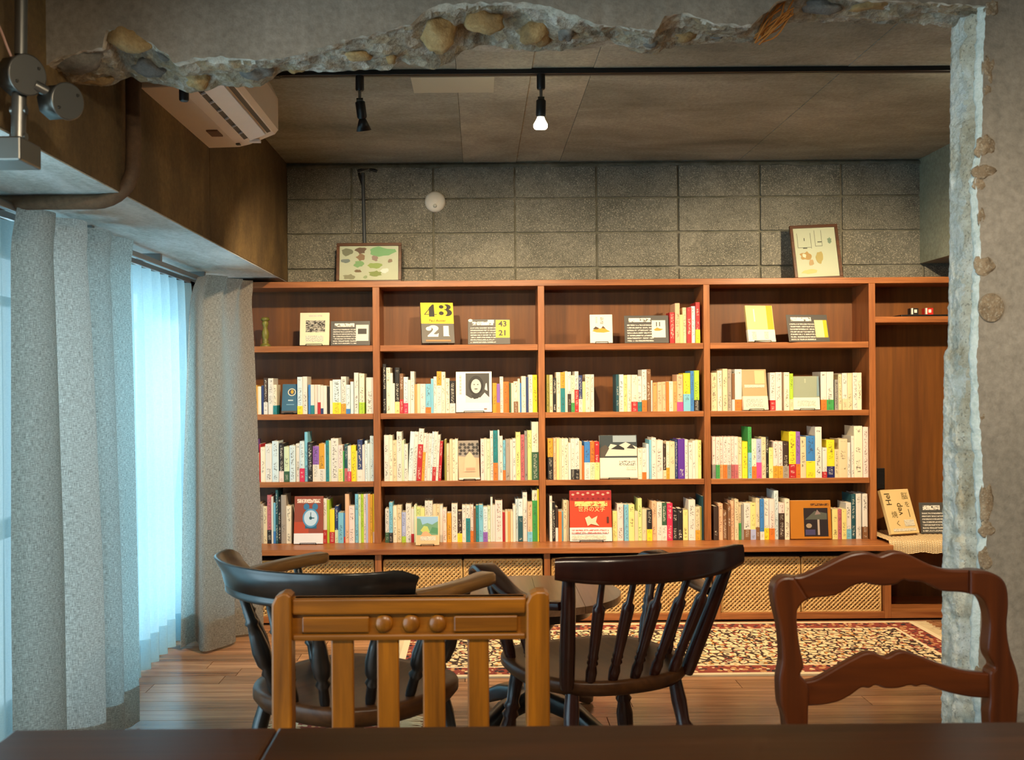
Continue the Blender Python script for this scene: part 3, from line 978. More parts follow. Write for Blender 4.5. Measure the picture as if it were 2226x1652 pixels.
# ------------------------------------------------------------------ bookcase
def zy(py, Y=YS): return CAM_H - (py - VY) / F_PX * Y
def xx(px, Y=YS): return (px - VX) / F_PX * Y
YBK = YW - .012
UP = [(456, 471), (811, 826), (1170.5, 1184.5), (1530.5, 1544), (1890, 1904), (2252, 2267)]
Z_TOP = (zy(622.5), zy(609.5))
SH = [(zy(762), zy(749)), (zy(909.5), zy(897.5)), (zy(1056.5), zy(1045))]
ZCT = zy(1179.5)                         # worktop surface
bc = thing('bookcase', 'reddish brown built-in wooden bookcase filling the block wall', 'bookcase', (xx(1180), YS + .1, ZCT))
XU = [(xx(a), xx(b)) for a, b in UP]
for a, b in XU:
    part('upright', box(a, b, YS, YBK, ZCT, Z_TOP[0], b=.0015), M['shelf_z'], bc)
part('top_board', box(XU[0][0], XU[-1][1], YS - .002, YBK, *Z_TOP, b=.0015), M['shelf_x'], bc)
bkm = flat('#1d0e07', .6)
for (a, b), (c, d) in zip(XU, XU[1:]):
    part('back_panel', box(b, c, YBK - .012, YBK - .001, ZCT, Z_TOP[0]), M['shelf_back'], bc)
for i, ((a, b), (c, d)) in enumerate(zip(XU, XU[1:])):
    if i < 4:
        for z0, z1 in SH:
            part('shelf', box(b + .001, c - .001, YS + .004, YBK - .013, z0, z1, b=.0015), M['shelf_x'], bc)
    else:
        z0, z1 = zy(708), zy(695)
        part('shelf', box(b + .001, c - .001, YS + .004, YBK - .013, z0, z1, b=.0015), M['shelf_x'], bc)
SH5 = zy(695)
# worktop
YF = 5.012
wt = thing('worktop', 'long reddish wooden worktop below the bookshelves', 'worktop', (xx(1180), 5.2, ZCT - .028))
XWE = xx(1940, YF)
part('board', box(XU[0][0] - .02, XWE, YF, YBK, ZCT - .028, ZCT, b=.003), M['shelf_x'], wt)
part('end_board', box(XWE + .001, XU[-1][1], YF + .06, YBK, ZCT - .026, ZCT - .001, b=.003), M['shelf_x'], wt)

# low cabinets, one per bay, with two woven baskets each
YC = 5.032
BP = [(448, 462), (812, 826), (1180, 1193), (1549, 1563), (1920, 1934), (2290, 2304)]
ZBOT, ZRAIL = zy(1351, YC), zy(1337, YC)
bay_word = ['first', 'second', 'third', 'fourth', 'fifth']


def strands(W, H, p=.0205):
    """diagonal rattan strands, two crossing layers clipped to the panel"""
    mb = MB()
    for layer, sg in ((0, 1), (1, -1)):
        k = -H if sg > 0 else 0
        while k < W + H:
            # line x = k + sg*z*1.0
            pts = []
            z0, z1 = 0.0, H
            xa, xb = k, k + sg * H
            t0, t1 = 0.0, 1.0
            dx = xb - xa
            for lim, side in ((0, 1), (W, -1)):
                f0, f1 = (xa - lim) * side, (xb - lim) * side
                if f0 < 0 and f1 < 0: t0, t1 = 1, 0; break
                if f0 < 0: t0 = max(t0, f0 / (f0 - f1))
                elif f1 < 0: t1 = min(t1, f0 / (f0 - f1))
            if t1 - t0 > .02:
                A = Vector((xa + dx * t0, 0, H * t0)); B = Vector((xa + dx * t1, 0, H * t1))
                d = (B - A).normalized(); s = Vector((d.z, 0, -d.x)) * .0046
                yo = -.0045 if layer == 0 else -.001
                vs = [A - s + Vector((0, yo, 0)), A + Vector((0, yo - .003, 0)), A + s + Vector((0, yo, 0)), B - s + Vector((0, yo, 0)), B + Vector((0, yo - .003, 0)), B + s + Vector((0, yo, 0))]
                mb.add(vs, [(0, 1, 4, 3), (1, 2, 5, 4)], 0)
            k += p
    # horizontal binders
    z = .006
    while z < H:
        mb.add([(0, -.0025, z - .0014), (W, -.0025, z - .0014), (W, -.0035, z), (0, -.0035, z), (W, -.0025, z + .0014), (0, -.0025, z + .0014)], [(0, 1, 2, 3), (3, 2, 4, 5)], 0)
        z += .0165
    return mb


rat = wood('rattan', '#9c7038', '#dcb675', 'z', .55, 60, rand=True, stretch=1.0)
rat_gap_shade = flat('#4a2c10', .8)  # dark body colour stands in for shade in the weave gaps
BW, BH, BD = .376, .275, .30
w_me = strands(BW - .012, BH - .012).mesh('woven_front', [rat])
bb_me = MB().box(-BW / 2, BW / 2, .002, BD, 0, BH, b=.006).mesh('basket_body', [rat_gap_shade])
rim = MB()
for (p, q_) in (((-BW / 2 + .005, BH - .005), (BW / 2 - .005, BH - .005)), ((-BW / 2 + .005, .005), (BW / 2 - .005, .005)), ((-BW / 2 + .005, .005), (-BW / 2 + .005, BH - .005)), ((BW / 2 - .005, .005), (BW / 2 - .005, BH - .005))):
    rim.tube([(p[0], -.001, p[1]), (q_[0], -.001, q_[1])], .0055, 8)
rim_me = rim.mesh('rim', [rat])
cnt = 0
for i in range(5):
    (a, b), (c, d) = BP[i], BP[i + 1]
    xa, xb, xc = xx(a, YC), xx(b, YC), xx(c, YC)
    xd = xx(d, YC) if i == 4 else xc
    lc = thing('low_cabinet', '%s open low cabinet from the window under the worktop' % bay_word[i], 'cabinet', ((xa + xc) / 2, YC + .1, ZBOT), group='low cabinets under the worktop')
    part('upright', box(xa, xb, YC, YBK - .01, ZBOT, ZCT - .0285, b=.0015), M['shelf_z'], lc)
    if i == 4: part('upright', box(xc, xd, YC, YBK - .01, ZBOT, ZCT - .0285, b=.0015), M['shelf_z'], lc)
    part('bottom_rail', box(xb, xc - .0005, YC, YC + .02, ZBOT, ZRAIL, b=.0015), M['shelf_x'], lc)
    part('bottom_board', box(xb, xc - .0005, YC + .02, YBK - .02, ZBOT, ZRAIL - .006), M['shelf_x'], lc)
    part('back_panel', box(xb, xc - .0005, YBK - .02, YBK - .01, ZBOT, ZCT - .0285), M['shelf_back'], lc)
    part('plinth', box(xa, xd - .0005, YC + .04, YBK - .05, 0, ZBOT), M['black'], lc)
    if i < 4:
        w = xc - xb
        for s in (0, 1):
            x = xb + w * (.25 + .5 * s) + (-.002 if s else .002)
            if i == 0 and s == 0: pass
            cnt += 1
            bk = thing('basket', ('left' if s == 0 else 'right') + ' woven rattan basket in the %s cabinet from the window' % bay_word[i], 'basket', (x, YC + .03, ZRAIL - .005), group='rattan baskets in the low cabinets')
            sc = (w / 2 - .008) / BW
            bk.scale = (sc, .95, 1.0)
            part('basket_body', bb_me, None, bk, True)
            wf = part('woven_front', w_me, None, bk, True, kind='stuff')
            wf.location = (-BW / 2 + .006, .001, .006)
            part('rim', rim_me, None, bk, True)

# mat, socket, small boxes in the fifth bay
xa, xb = XU[4][1] + .002, XU[5][0]
m = MB()
def matfn(u, v):
    x = xa + (xb - xa) * u
    wv = .003 * math.sin(x * 260) + .002 * math.sin(v * 60)
    L = .42 * v
    yb_, run = YBK - .03, .36
    if L < run:
        return Vector((x + .10 * 0, yb_ - L, ZCT + .016 + wv * .5))
    t = (L - run)
    return Vector((x, yb_ - run - .012 * math.sin(min(1, t / .03) * PI / 2), ZCT + .016 - t + wv * .3 + .004 * math.sin(x * 50)))
m.grid(matfn, 140, 50, 0, True, lambda u, v: (u * .8, v * .5))
t_ = NT('cream_woven_mat')
uvn = t_.n('ShaderNodeTexCoord').outputs['UV']
wv = t_.n('ShaderNodeTexWave'); wv.inputs['Scale'].default_value = 26; t_.l(uvn, wv.inputs['Vector'])
wv2 = t_.n('ShaderNodeTexWave', bands_direction='Y'); wv2.inputs['Scale'].default_value = 34; t_.l(uvn, wv2.inputs['Vector'])
hh = t_.math('MULTIPLY', wv.outputs['Fac'], wv2.outputs['Fac'])
t_.bump(hh, .8, .004)
t_.fin(t_.ramp(hh, [(0, '#c9ad80'), (.6, '#e8d4ab')]), .85)
solo('woven_mat', m, t_.m, 'cream woven mat draped over the worktop end', 'mat')
a = P(1914, 1040, YBK - .013)
so = thing('wall_socket', 'black socket on the back board of the fifth bay', 'socket', (a.x, YBK - .014, a.z))
part('plate', box(a.x - .02, a.x + .02, YBK - .022, YBK - .0125, a.z - .055, a.z + .055, b=.002), M['black'], so)
part('insert', box(a.x - .012, a.x + .012, YBK - .024, YBK - .0215, a.z - .03, a.z + .03, b=.001), flat('#1b1b1d', .3), so)
t0 = xx(1955, YS + .05)
solo('tray', box(t0, t0 + .30, YS + .02, YS + .14, SH5 + .0005, SH5 + .010, b=.003), M['black'], 'flat black tray on the small shelf of the fifth bay', 'tray')
for (p0, p1, colr, lab) in ((1983, 1998, '#1c1614', 'small black box with a white square on the black tray'), (2014, 2030, '#c4241c', 'small red box with a white square on the black tray')):
    a0, a1 = xx(p0, YS + .05), xx(p1, YS + .05)
    z0, z1 = SH5 + .0105, SH5 + .045
    o = thing('small_box', lab, 'box', ((a0 + a1) / 2, YS + .07, z0), group='small boxes on the tray')
    part('carton', box(a0, a1, YS + .05, YS + .10, z0, z1, b=.001), flat(colr, .5), o)
    part('side_label', box(a0 - .0005, a0 + .007, YS + .0492, YS + .06, z0 + .003, z1), flat('#e5e2da'), o)
    part('white_square', box(a0 + .013, a0 + .027, YS + .0492, YS + .052, z0 + .011, z0 + .027), flat('#f0ead8'), o)

# ------------------------------------------------------------------ books
CN = {'W': ('#dcd9d0', 'white'), 'C': ('#d9c9a4', 'cream'), 'I': ('#e9dfc6', 'ivory'), 'B': ('#cddfe4', 'pale blue'), 'G': ('#8f8c86', 'grey'), 'K': ('#1e1c1e', 'black'),
      'N': ('#24386a', 'navy'), 'R': ('#b3242b', 'red'), 'P': ('#b9646a', 'dull pink'), 'M': ('#d84a90', 'magenta'), 'O': ('#d9762a', 'orange'), 'Y': ('#ecd72e', 'yellow'),
      'A': ('#d29c2f', 'amber'), 'T': ('#1f7f86', 'teal'), 'E': ('#3f9b50', 'green'), 'L': ('#a8cc38', 'lime'), 'U': ('#3d7fc4', 'blue'), 'S': ('#79bcd6', 'sky blue'),
      'V': ('#8a5fb5', 'violet'), 'H': ('#7d5637', 'brown'), 'D': ('#3b2a22', 'dark brown'), 'F': ('#e2b490', 'peach'), 'Z': ('#cddcb8', 'pale green'), 'Q': ('#e9d3cc', 'pale pink'),
      'X': ('#8f8a3c', 'olive'), 'J': ('#33593f', 'dark green'), 'y': ('#e6d98c', 'pale yellow'), 'o': ('#dd9a5c', 'tan orange'), 'g': ('#a1978b', 'greige'), 't': ('#1f4f59', 'dark teal'),
      'v': ('#5a2d9a', 'purple'), 'm': ('#cf2b52', 'crimson'), 'l': ('#cbd98c', 'pale lime'), 'n': ('#1a1f5e', 'deep blue'), 'u': ('#a9b3d9', 'lilac')}
# per shelf: zoomed pixel origin, then books "left right top colour [band fraction]"; zoom factor 5.329
ZF = 5.329
ROWS = {
 (0, 1): ((500, 600), '''60 95 1195 C;125 185 1120 W;185 225 1210 t;238 275 1270 O;275 315 1265 A;315 357 1280 I;360 388 1270 N;390 432 1180 D W .33;440 500 1185 W;500 540 1260 I T .3;
   782 838 1170 B Y .22;840 893 1165 W;905 933 1260 U;935 975 1260 W T .3;977 1010 1260 Q;1015 1048 1260 W R .4;1050 1080 1270 W N .2;1082 1120 1270 W;1120 1150 1280 K;1155 1185 1215 W;
   1187 1280 1200 B Y .33;1285 1342 1165 W A .27;1345 1390 1260 B U .17;1395 1430 1225 B;1437 1487 1120 W;1497 1555 1130 I L .28;1575 1665 1175 W'''),
 (0, 2): ((500, 900), '''135 192 355 I;195 254 290 C X .35;255 283 300 V;284 328 450 I O .35;330 346 350 R;348 400 385 I;402 478 350 W;482 556 315 B;562 615 340 K Q .28;620 680 380 Z J .3;
   685 750 365 B;755 801 345 W;803 855 315 B m .33;857 892 210 S;893 948 330 K;950 1020 375 V W .48;1022 1085 345 A W .33;1087 1100 350 W;1101 1140 310 T;1141 1160 310 Z;1162 1247 285 W;
   1250 1300 360 Q y .35;1301 1316 430 E;1318 1356 350 t P .35;1357 1395 370 W m .28;1397 1450 365 Y;1453 1469 430 y;1470 1525 300 N W .28;1526 1552 360 Q;1555 1584 310 B;1586 1613 345 B;1615 1668 255 B'''),
 (0, 3): ((500, 900), '''272 328 1030 C;330 370 1045 g;372 416 1070 C;418 466 940 P K .28;468 486 960 W;487 515 1030 S U .3;517 545 880 t;546 577 960 K;580 638 940 g;640 696 1065 I;
   1067 1109 980 W R .3;1110 1136 1000 L;1140 1195 1110 Y R .33;1200 1238 1070 N Z .35;1240 1300 1145 S;1302 1317 1150 U R .2;1319 1364 930 F;1367 1430 1065 Q;1435 1475 930 S;1476 1504 930 Z;
   1505 1534 930 L;1535 1562 930 Q;1563 1586 930 u;1587 1610 930 o;1611 1638 930 A;1640 1678 930 Y Q .22'''),
 (1, 1): ((820, 600), '''65 100 1020 K;105 150 1060 I;151 179 1125 W;180 203 1245 W;205 257 1060 K y .25;260 302 1130 H R .35;305 355 1170 B m .28;358 384 1205 W;386 430 1105 W;433 459 1255 o;
   461 494 1250 C;496 557 1250 Q;560 620 1250 S O .2;622 650 1190 S;652 688 1165 W;690 742 1105 A W .66;745 786 1110 I;790 837 1185 I;841 902 1215 K W .3;
   1336 1384 1240 A;1385 1419 1250 V O .35;1421 1459 1165 W;1461 1526 1225 O;1530 1550 1240 J;1551 1580 1240 I;1582 1629 1220 I H .35;1631 1652 1190 I;1653 1669 1240 U;1671 1720 1160 I;
   1722 1750 1170 N;1752 1800 1145 W;1802 1853 1145 Y'''),
 (1, 2): ((820, 900), '''75 129 245 W;131 172 245 I;174 219 305 C;221 279 205 W;281 304 305 Z;306 348 350 W;
   385 434 205 B l;436 482 205 W l;485 540 170 W R .7 l;542 574 220 W A .6 l;576 600 225 Q l;602 640 225 W l;641 664 205 B l;666 704 205 W R .28 l;706 734 240 W l;736 769 315 R l;
   772 795 300 X;797 830 345 C;832 860 300 C;862 894 300 I;895 927 290 I;1192 1234 290 Q;1236 1260 290 I;1262 1300 290 Z;1302 1337 195 W;1340 1389 190 T O .35;1391 1410 190 B;
   1412 1447 255 W;1450 1480 305 S O .25;1482 1530 295 g;1532 1560 300 Q;1562 1600 285 W;1602 1652 210 y;1655 1700 240 P;1702 1732 195 G;1735 1784 190 l;1786 1862 90 I J .48'''),
 (1, 3): ((820, 900), '''80 125 1100 W J .3;127 166 1025 S K .25;170 214 1070 I;216 267 1065 C;272 317 1140 u L .2;319 378 1045 W;380 413 1100 W R .25;415 440 1060 Z;442 488 1080 l;490 537 1085 y;
   540 580 1010 W;582 627 1010 W;630 672 1055 C;673 714 1055 C;716 745 1060 W;747 790 1100 Q;795 846 1150 A;850 916 1045 W;918 970 1130 D Y .28;972 1014 1060 W;1016 1064 1060 W T .65;
   1066 1102 1060 Q O .3;1105 1129 1095 H;1131 1164 1060 T;1166 1214 1055 S;1216 1265 1080 B V .28;1267 1300 1070 Z;1302 1325 970 W;1327 1354 1060 W;1356 1438 1005 Q;1440 1469 1140 R;
   1471 1500 1130 C;1502 1530 1130 o;1532 1560 1130 C;1562 1590 1060 W;1592 1620 990 B;1622 1674 985 B t .6;1676 1726 910 W;1730 1784 1020 F S .25;1786 1843 885 I E .8;1845 1885 870 Y'''),
 (2, 0): ((1170, 600), '''1532 1590 420 R;1592 1645 315 F;1647 1680 450 y;1682 1725 365 C;1727 1780 365 R;1782 1826 350 B;1830 1877 305 R Y .33'''),
 (2, 1): ((1170, 600), '''95 129 1145 X;131 167 1145 C;172 208 1180 K;210 259 1115 I;261 309 1115 A T .6;311 339 1105 I;341 380 1110 W D .45;382 420 1150 Z E .25;422 466 1105 W R .55;468 510 1150 N Q .35;
   512 544 1225 y;546 601 1140 I;605 647 1140 W;900 933 1140 t;935 989 1140 B W .38;991 1030 1150 y;1032 1079 1145 I;1081 1147 1145 I R .27;1150 1199 1160 W T .27;1201 1254 1085 W O .27;
   1256 1305 1080 H;1308 1325 1210 W;1327 1376 1235 o;1378 1429 1230 F;1431 1479 1225 F;1481 1512 1225 O;1515 1560 1220 I;1562 1606 1220 o;1610 1680 1140 F M .25;1683 1760 1125 Y S .45;
   1763 1802 1100 U;1806 1866 1095 L K .27'''),
 (2, 2): ((1170, 900), '''105 166 285 A K .55;170 204 280 F;206 234 285 y;236 261 285 C;263 294 285 I;296 340 285 I;342 370 335 W;372 419 285 W K .25;421 470 285 W K .25;472 500 320 F;502 525 370 O;
   528 592 320 U W .45;595 648 320 O Z .45;650 700 320 R y .45;1150 1198 400 I;1200 1246 395 W O .22;1248 1279 350 B;1281 1303 300 S;1305 1357 275 W;1360 1440 305 Q;1442 1476 350 D C .25;
   1478 1514 320 I A .3;1516 1576 320 C;1580 1611 300 N;1613 1690 290 v;1692 1727 295 W;1735 1779 330 W;1781 1814 310 W;1816 1845 305 I;1847 1886 305 y'''),
 (2, 3): ((1170, 900), '''120 149 950 W;151 186 1025 K;188 217 1080 D Q .4;222 258 1130 O;260 278 1130 S;280 321 1000 C;324 345 1010 C;850 902 1125 y;905 978 1045 Q;985 1034 1050 S;1036 1102 1050 y;
   1106 1144 1130 C;1146 1191 980 l;1195 1248 1105 C;1250 1305 1110 K Y .37;1307 1364 1015 F;1366 1423 1025 W;1425 1480 1030 J W .4;1482 1546 1035 m;1550 1606 1100 K;1608 1666 1100 K;
   1669 1727 1115 y;1731 1808 995 W;1812 1864 1075 C A .3;1866 1884 1075 X;1886 1930 955 t'''),
 (3, 1): ((1530, 600), '''85 152 1120 C;160 215 1095 I;218 272 1075 C;275 325 1080 g;328 358 1130 H Q .3;362 442 1080 W O .27;770 830 1120 W R .27;834 906 1115 Q;930 990 1115 I;992 1032 1130 L C .3;
   1355 1419 1110 W O .27;1421 1500 1110 W E .27;1515 1560 1200 G;1562 1600 1140 C;1602 1660 1125 W C .3;1662 1718 1125 C;1721 1777 1120 W;1780 1827 1120 I'''),
 (3, 2): ((1530, 900), '''90 132 265 Q G .33;133 175 265 Q E .33;176 218 265 Q o .33;219 261 265 Q O .33;262 304 265 Q G .33;305 347 265 Q P .33;348 390 265 Q P .33;392 436 270 C;440 500 320 Y;
   505 545 150 E S .5;547 600 290 I O .3;602 660 290 u M .4;662 714 270 C;716 747 265 K;750 799 390 y;801 854 320 Q A .33;856 905 320 Q A .33;908 976 320 D g .33;980 1059 205 Y R .3;
   1061 1110 205 V O .3;1112 1176 265 C;1180 1282 255 U Y .4;1285 1360 150 W;1365 1415 390 W R .2;1418 1510 300 Y n .3;1512 1558 410 C;1560 1660 290 C;1662 1697 330 W;1705 1738 255 W;
   1740 1836 140 I;1840 1912 150 Q'''),
 (3, 3): ((1530, 900), '''100 158 1070 D;160 210 1040 F;212 263 1115 H;265 300 1045 H;302 344 1010 F;346 388 990 C;390 424 1030 C E .45;426 454 1050 G;456 530 1035 W H .28;532 593 1030 y u .28;
   595 639 980 C H .3;641 686 985 U W .2;688 746 985 W Y .28;748 806 985 Q O .28;809 858 890 B;860 921 1030 Q D .72;925 980 985 I;1476 1539 1105 y;1541 1584 1105 P;1586 1640 1105 y;
   1642 1700 1030 W S .27;1703 1751 930 t;1756 1816 925 W;1826 1884 925 W H .27'''),
}
SHZ = [SH[0][1], SH[1][1], SH[2][1], ZCT]
ROWW = ['top', 'second', 'third', 'lowest']
BAYW = ['first', 'second', 'third', 'fourth']
ORD = ['first', 'second', 'third', 'fourth', 'fifth', 'sixth', 'seventh', 'eighth', 'ninth', 'tenth', '11th', '12th', '13th'] + ['%dth' % k for k in range(14, 21)] + ['21st', '22nd', '23rd'] + ['%dth' % k for k in range(24, 31)] + ['31st', '32nd', '33rd'] + ['%dth' % k for k in range(34, 41)] + ['41st', '42nd', '43rd']
YSP = YS + .018
ub = MB()
ub.box(-.5, -.44, 0, 1, 0, 1, 0); ub.box(.44, .5, 0, 1, 0, 1, 0)
ub.add([(-.44, 0, 0), (-.25, -.012, 0), (.25, -.012, 0), (.44, 0, 0), (-.44, 0, 1), (-.25, -.012, 1), (.25, -.012, 1), (.44, 0, 1), (-.44, .03, 1), (.44, .03, 1)],
       [(0, 1, 5, 4), (1, 2, 6, 5), (2, 3, 7, 6), (4, 5, 6, 7, 9, 8)], 0)
ub.box(-.44, .44, .03, .97, .004, .985, 1)
BOOK_ME = ub.mesh('book', [M['book'], M['page']])
BAND_ME = MB().box(-.515, .515, -.02, .9, 0, 1).mesh('paper_band', [M['book']])
allb = []
for (bay, row), (org, txt) in ROWS.items():
    prev = XU[bay][1] + .002
    lim = XU[bay + 1][0] - .002
    for k, b in enumerate(txt.replace('\n', '').split(';')):
        w = b.split()
        lean = w[-1] == 'l' and len(w) in (5, 7)
        if lean: w = w[:-1]
        x0, x1, top = (float(v) / ZF for v in w[:3])
        xa, xb = xx(org[0] + x0, YSP), xx(org[0] + x1, YSP)
        pm = P(org[0] + (x0 + x1) / 2, org[1] + top, YSP)
        # the case is level in the room: undo the small roll
        dxr = (pm.x - xx(org[0] + (x0 + x1) / 2, YSP))
        if xa < prev: xb += (prev - xa) * .5; xa = prev
        xb = min(xb, lim)
        if xb - xa < .004: continue
        h = pm.z - SHZ[row]
        allb.append(dict(bay=bay, row=row, k=k, xa=xa, xb=xb, h=h, c=w[3], band=(w[4], float(w[5])) if len(w) > 4 else None, lean=lean))
        prev = xb + .0003
# the thinnest go into one joined remainder past 300
FACE_N = 16
order = sorted(range(len(allb)), key=lambda i: -(allb[i]['lean'] * 1.0) - (allb[i]['xb'] - allb[i]['xa']) * allb[i]['h'])
single = set(order[:300 - FACE_N])
rnd = random.Random(21)
rest, rest_mats, rest_ix = MB(), [], {}
for i, b in enumerate(allb):
    d = min(.135, max(.10, b['h'] * .68))
    y0 = YSP + rnd.uniform(-.004, .008)
    if b['row'] == 3: y0 = YSP + rnd.uniform(-.003, .012)
    cx, w = (b['xa'] + b['xb']) / 2, (b['xb'] - b['xa'])
    hexc, cname = CN[b['c']]
    if i in single:
        o = bpy.data.objects.new('book', BOOK_ME); COL.objects.link(o)
        o.location = (cx, y0, SHZ[b['row']] + .0003); o.scale = (w, d, b['h'])
        if b['lean']:
            o.rotation_euler = (0, math.radians(3.4), 0)
            o.location.x = cx - .017; o.location.z += w * .5 * math.sin(math.radians(3.4))
        o.color = lin(hexc)
        lab = cname + ' book'
        if b['band']: lab += ' with ' + CN[b['band'][0]][1] + ' foot band'
        lab += ', %s from left on %s shelf, %s bay' % (ORD[b['k']], ROWW[b['row']], BAYW[b['bay']])
        tag(o, lab, 'book', 'books standing spine-out on the shelves')
        if b['band']:
            q_ = bpy.data.objects.new('paper_band', BAND_ME); COL.objects.link(q_)
            q_.parent = o; q_.scale = (1, 1, b['band'][1]); q_.color = lin(CN[b['band'][0]][0])
            q_['label'] = CN[b['band'][0]][1] + ' paper band'
    else:
        def mi(h):
            if h not in rest_ix:
                rest_ix[h] = len(rest_mats); rest_mats.append(flat(h, .55))
            return rest_ix[h]
        z0 = SHZ[b['row']] + .0003
        sh = -.017 if b['lean'] else 0
        rest.box(b['xa'] + sh, b['xb'] + sh, y0, y0 + d, z0, z0 + b['h'], mi(hexc))
        rest.box(b['xa'] + sh + .001, b['xb'] + sh - .001, y0 + .003, y0 + d - .003, z0 + b['h'], z0 + b['h'] + .0006, mi('#d8cfb8'))
        if b['band']:
            rest.box(b['xa'] + sh - .0002, b['xb'] + sh + .0002, y0 - .001, y0 + d * .9, z0, z0 + b['h'] * b['band'][1], mi(CN[b['band'][0]][0]))
solo('slim_book_spines', rest, rest_mats, 'remaining thin books scattered between the thicker ones on the shelves', 'books', kind='stuff')


# ------------------------------------------------------------------ face-out books, cards
def faceout(name, label, cat, x0, x1, yt, row, hexc, prints=(), tilt=12, thick=.016, y=None, lift=.004, rz=0.0, group=None, stand=True, shear=0.0, roll=0.0, ybot=None):
    Yb = y if y is not None else YS + .012
    a, b = xx(x0, Yb), xx(x1, Yb)
    lift = max(lift, (b - a) / 2 * abs(math.sin(math.radians(roll))) + .0015, thick * math.sin(math.radians(tilt)) + .001)
    zb = SHZ[row] + lift
    zt = P((x0 + x1) / 2, yt, Yb + .03).z
    H = (zt - zb) / math.cos(math.radians(tilt)); W = b - a
    o = thing(name, label, cat, ((a + b) / 2, Yb, zb), 0, group)
    o.rotation_euler = Euler((math.radians(-tilt), math.radians(roll), math.radians(rz)), 'XYZ')
    part('cover' if thick > .006 else 'card', MB().box(-W / 2, W / 2, 0, thick, 0, H, b=.0012), flat(hexc, .5), o, True)
    if thick > .006:
        part('pages', MB().box(-W / 2 + .003, W / 2 - .0008, .002, thick - .002, H - .004, H + .0004), M['page'], o, True)
    mb, mats = MB(), []
    def done():
        nonlocal mb, mats
        if mats:
            part('cover_print', mb, mats, o, True)
        mb, mats = MB(), []
    lay = .0004
    for pr_ in prints:
        kind = pr_[0]
        if kind == 'band':
            _, v0, v1, hc = pr_
            part('paper_band', MB().box(-W / 2 - .0004, W / 2 + .0004, -.0008, thick + .0004, v0 * H, v1 * H), flat(hc, .5), o, True)
            lay = max(lay, .0010)
            continue
        if kind == 'lines':
            _, u0, v0, u1, v1, mt = pr_
            mats.append(mt)
            mb.add([((u0 - .5) * W, -lay, v0 * H), ((u1 - .5) * W, -lay, v0 * H), ((u1 - .5) * W, -lay, v1 * H), ((u0 - .5) * W, -lay, v1 * H)], [(0, 1, 2, 3)], len(mats) - 1, False, [[(0, 0), (1, 0), (1, 1), (0, 1)]])
        elif kind == 'rect':
            _, u0, v0, u1, v1, hc = pr_
            mats.append(flat(hc, .5))
            mb.add([((u0 - .5) * W, -lay, v0 * H), ((u1 - .5) * W, -lay, v0 * H), ((u1 - .5) * W, -lay, v1 * H), ((u0 - .5) * W, -lay, v1 * H)], [(0, 1, 2, 3)], len(mats) - 1)
        elif kind == 'poly':
            _, pts, hc = pr_
            mats.append(flat(hc, .5))
            mb.add([((u - .5) * W, -lay, v * H) for u, v in pts], [tuple(range(len(pts)))], len(mats) - 1)
        elif kind == 'oval':
            _, cu, cv, ru, rv, hc = pr_
            mats.append(flat(hc, .5)); n = 26
            mb.add([((cu - .5 + ru * math.cos(2 * PI * k / n)) * W, -lay, (cv + rv * math.sin(2 * PI * k / n)) * H) for k in range(n)], [tuple(range(n))], len(mats) - 1)
        elif kind == 'text':
            _, s_, cu, cv, size, hc, rot, sx = pr_
            mats.append(flat(hc, .5))
            vs, fs = text_mesh(s_, size * H, .03 if s_ in ('43', '21') else (.012 if s_ in ('Hel', 'vep') else 0.0))
            ca, sa = math.cos(math.radians(rot)), math.sin(math.radians(rot))
            mb.add([((cu - .5) * W + (v.x * sx * ca - v.y * sa), -lay, cv * H + (v.x * sx * sa + v.y * ca)) for v in vs], fs, len(mats) - 1)
        lay += .00016
        done()
    done()
    if stand and thick > .006:
        st = thing('book_stand', 'black wire stand holding ' + stand if isinstance(stand, str) else 'black wire stand under the ' + label, 'stand', ((a + b) / 2, Yb, SHZ[row]), 0, 'wire book stands')
        w = W * .55
        tl = math.radians(tilt)
        by = thick + .004
        m1 = MB().tube([(-w / 2, -.012, .010), (-w / 2, -.012, .002), (-w / 2, by, .002), (-w / 2, by + H * .5 * math.sin(tl), .002 + H * .5 * math.cos(tl)),
                        (w / 2, by + H * .5 * math.sin(tl), .002 + H * .5 * math.cos(tl)), (w / 2, by, .002), (w / 2, -.012, .002), (w / 2, -.012, .010)], .0018, 6)
        part('wire_frame', m1, M['black'], st, True)
        part('front_bar', MB().tube([(-w / 2, -.012, .009), (w / 2, -.012, .009)], .0018, 6), M['black'], st, True)
    return o


dk = '#4b4a48'
chalk = print_lines('chalk_writing', '#c9c6bd', '#4b4a48', 7, 26, .5, .47)
chalk_b = print_lines('chalk_title', '#e8e5db', '#4b4a48', 1, 7, .9, .44)
ink = print_lines('printed_rows', '#77716a', '#e2dcc8', 6, 22, .5, .5)
ink_v = print_lines('printed_columns', '#5b564e', '#e6e2d4', 2, 16, .85, .5)
photo_bw = print_lines('grey_photograph', '#b5b0a2', '#2b2824', 5, 5, .95, .5)


def card(label, x0, x1, yt, pic, tilt=10, rz=0.0, row=0, y=None, roll=0):
    pr_ = [('lines', .06, .06, .66 if pic else .94, .72, chalk), ('lines', .1, .76, .6, .92, chalk_b)] + list(pic)
    return faceout('display_card', label, 'card', x0, x1, yt, row, dk, pr_, tilt, .003, y, .001, rz, 'handwritten display cards', False, roll=roll)


G = 'books shown face-out on stands'
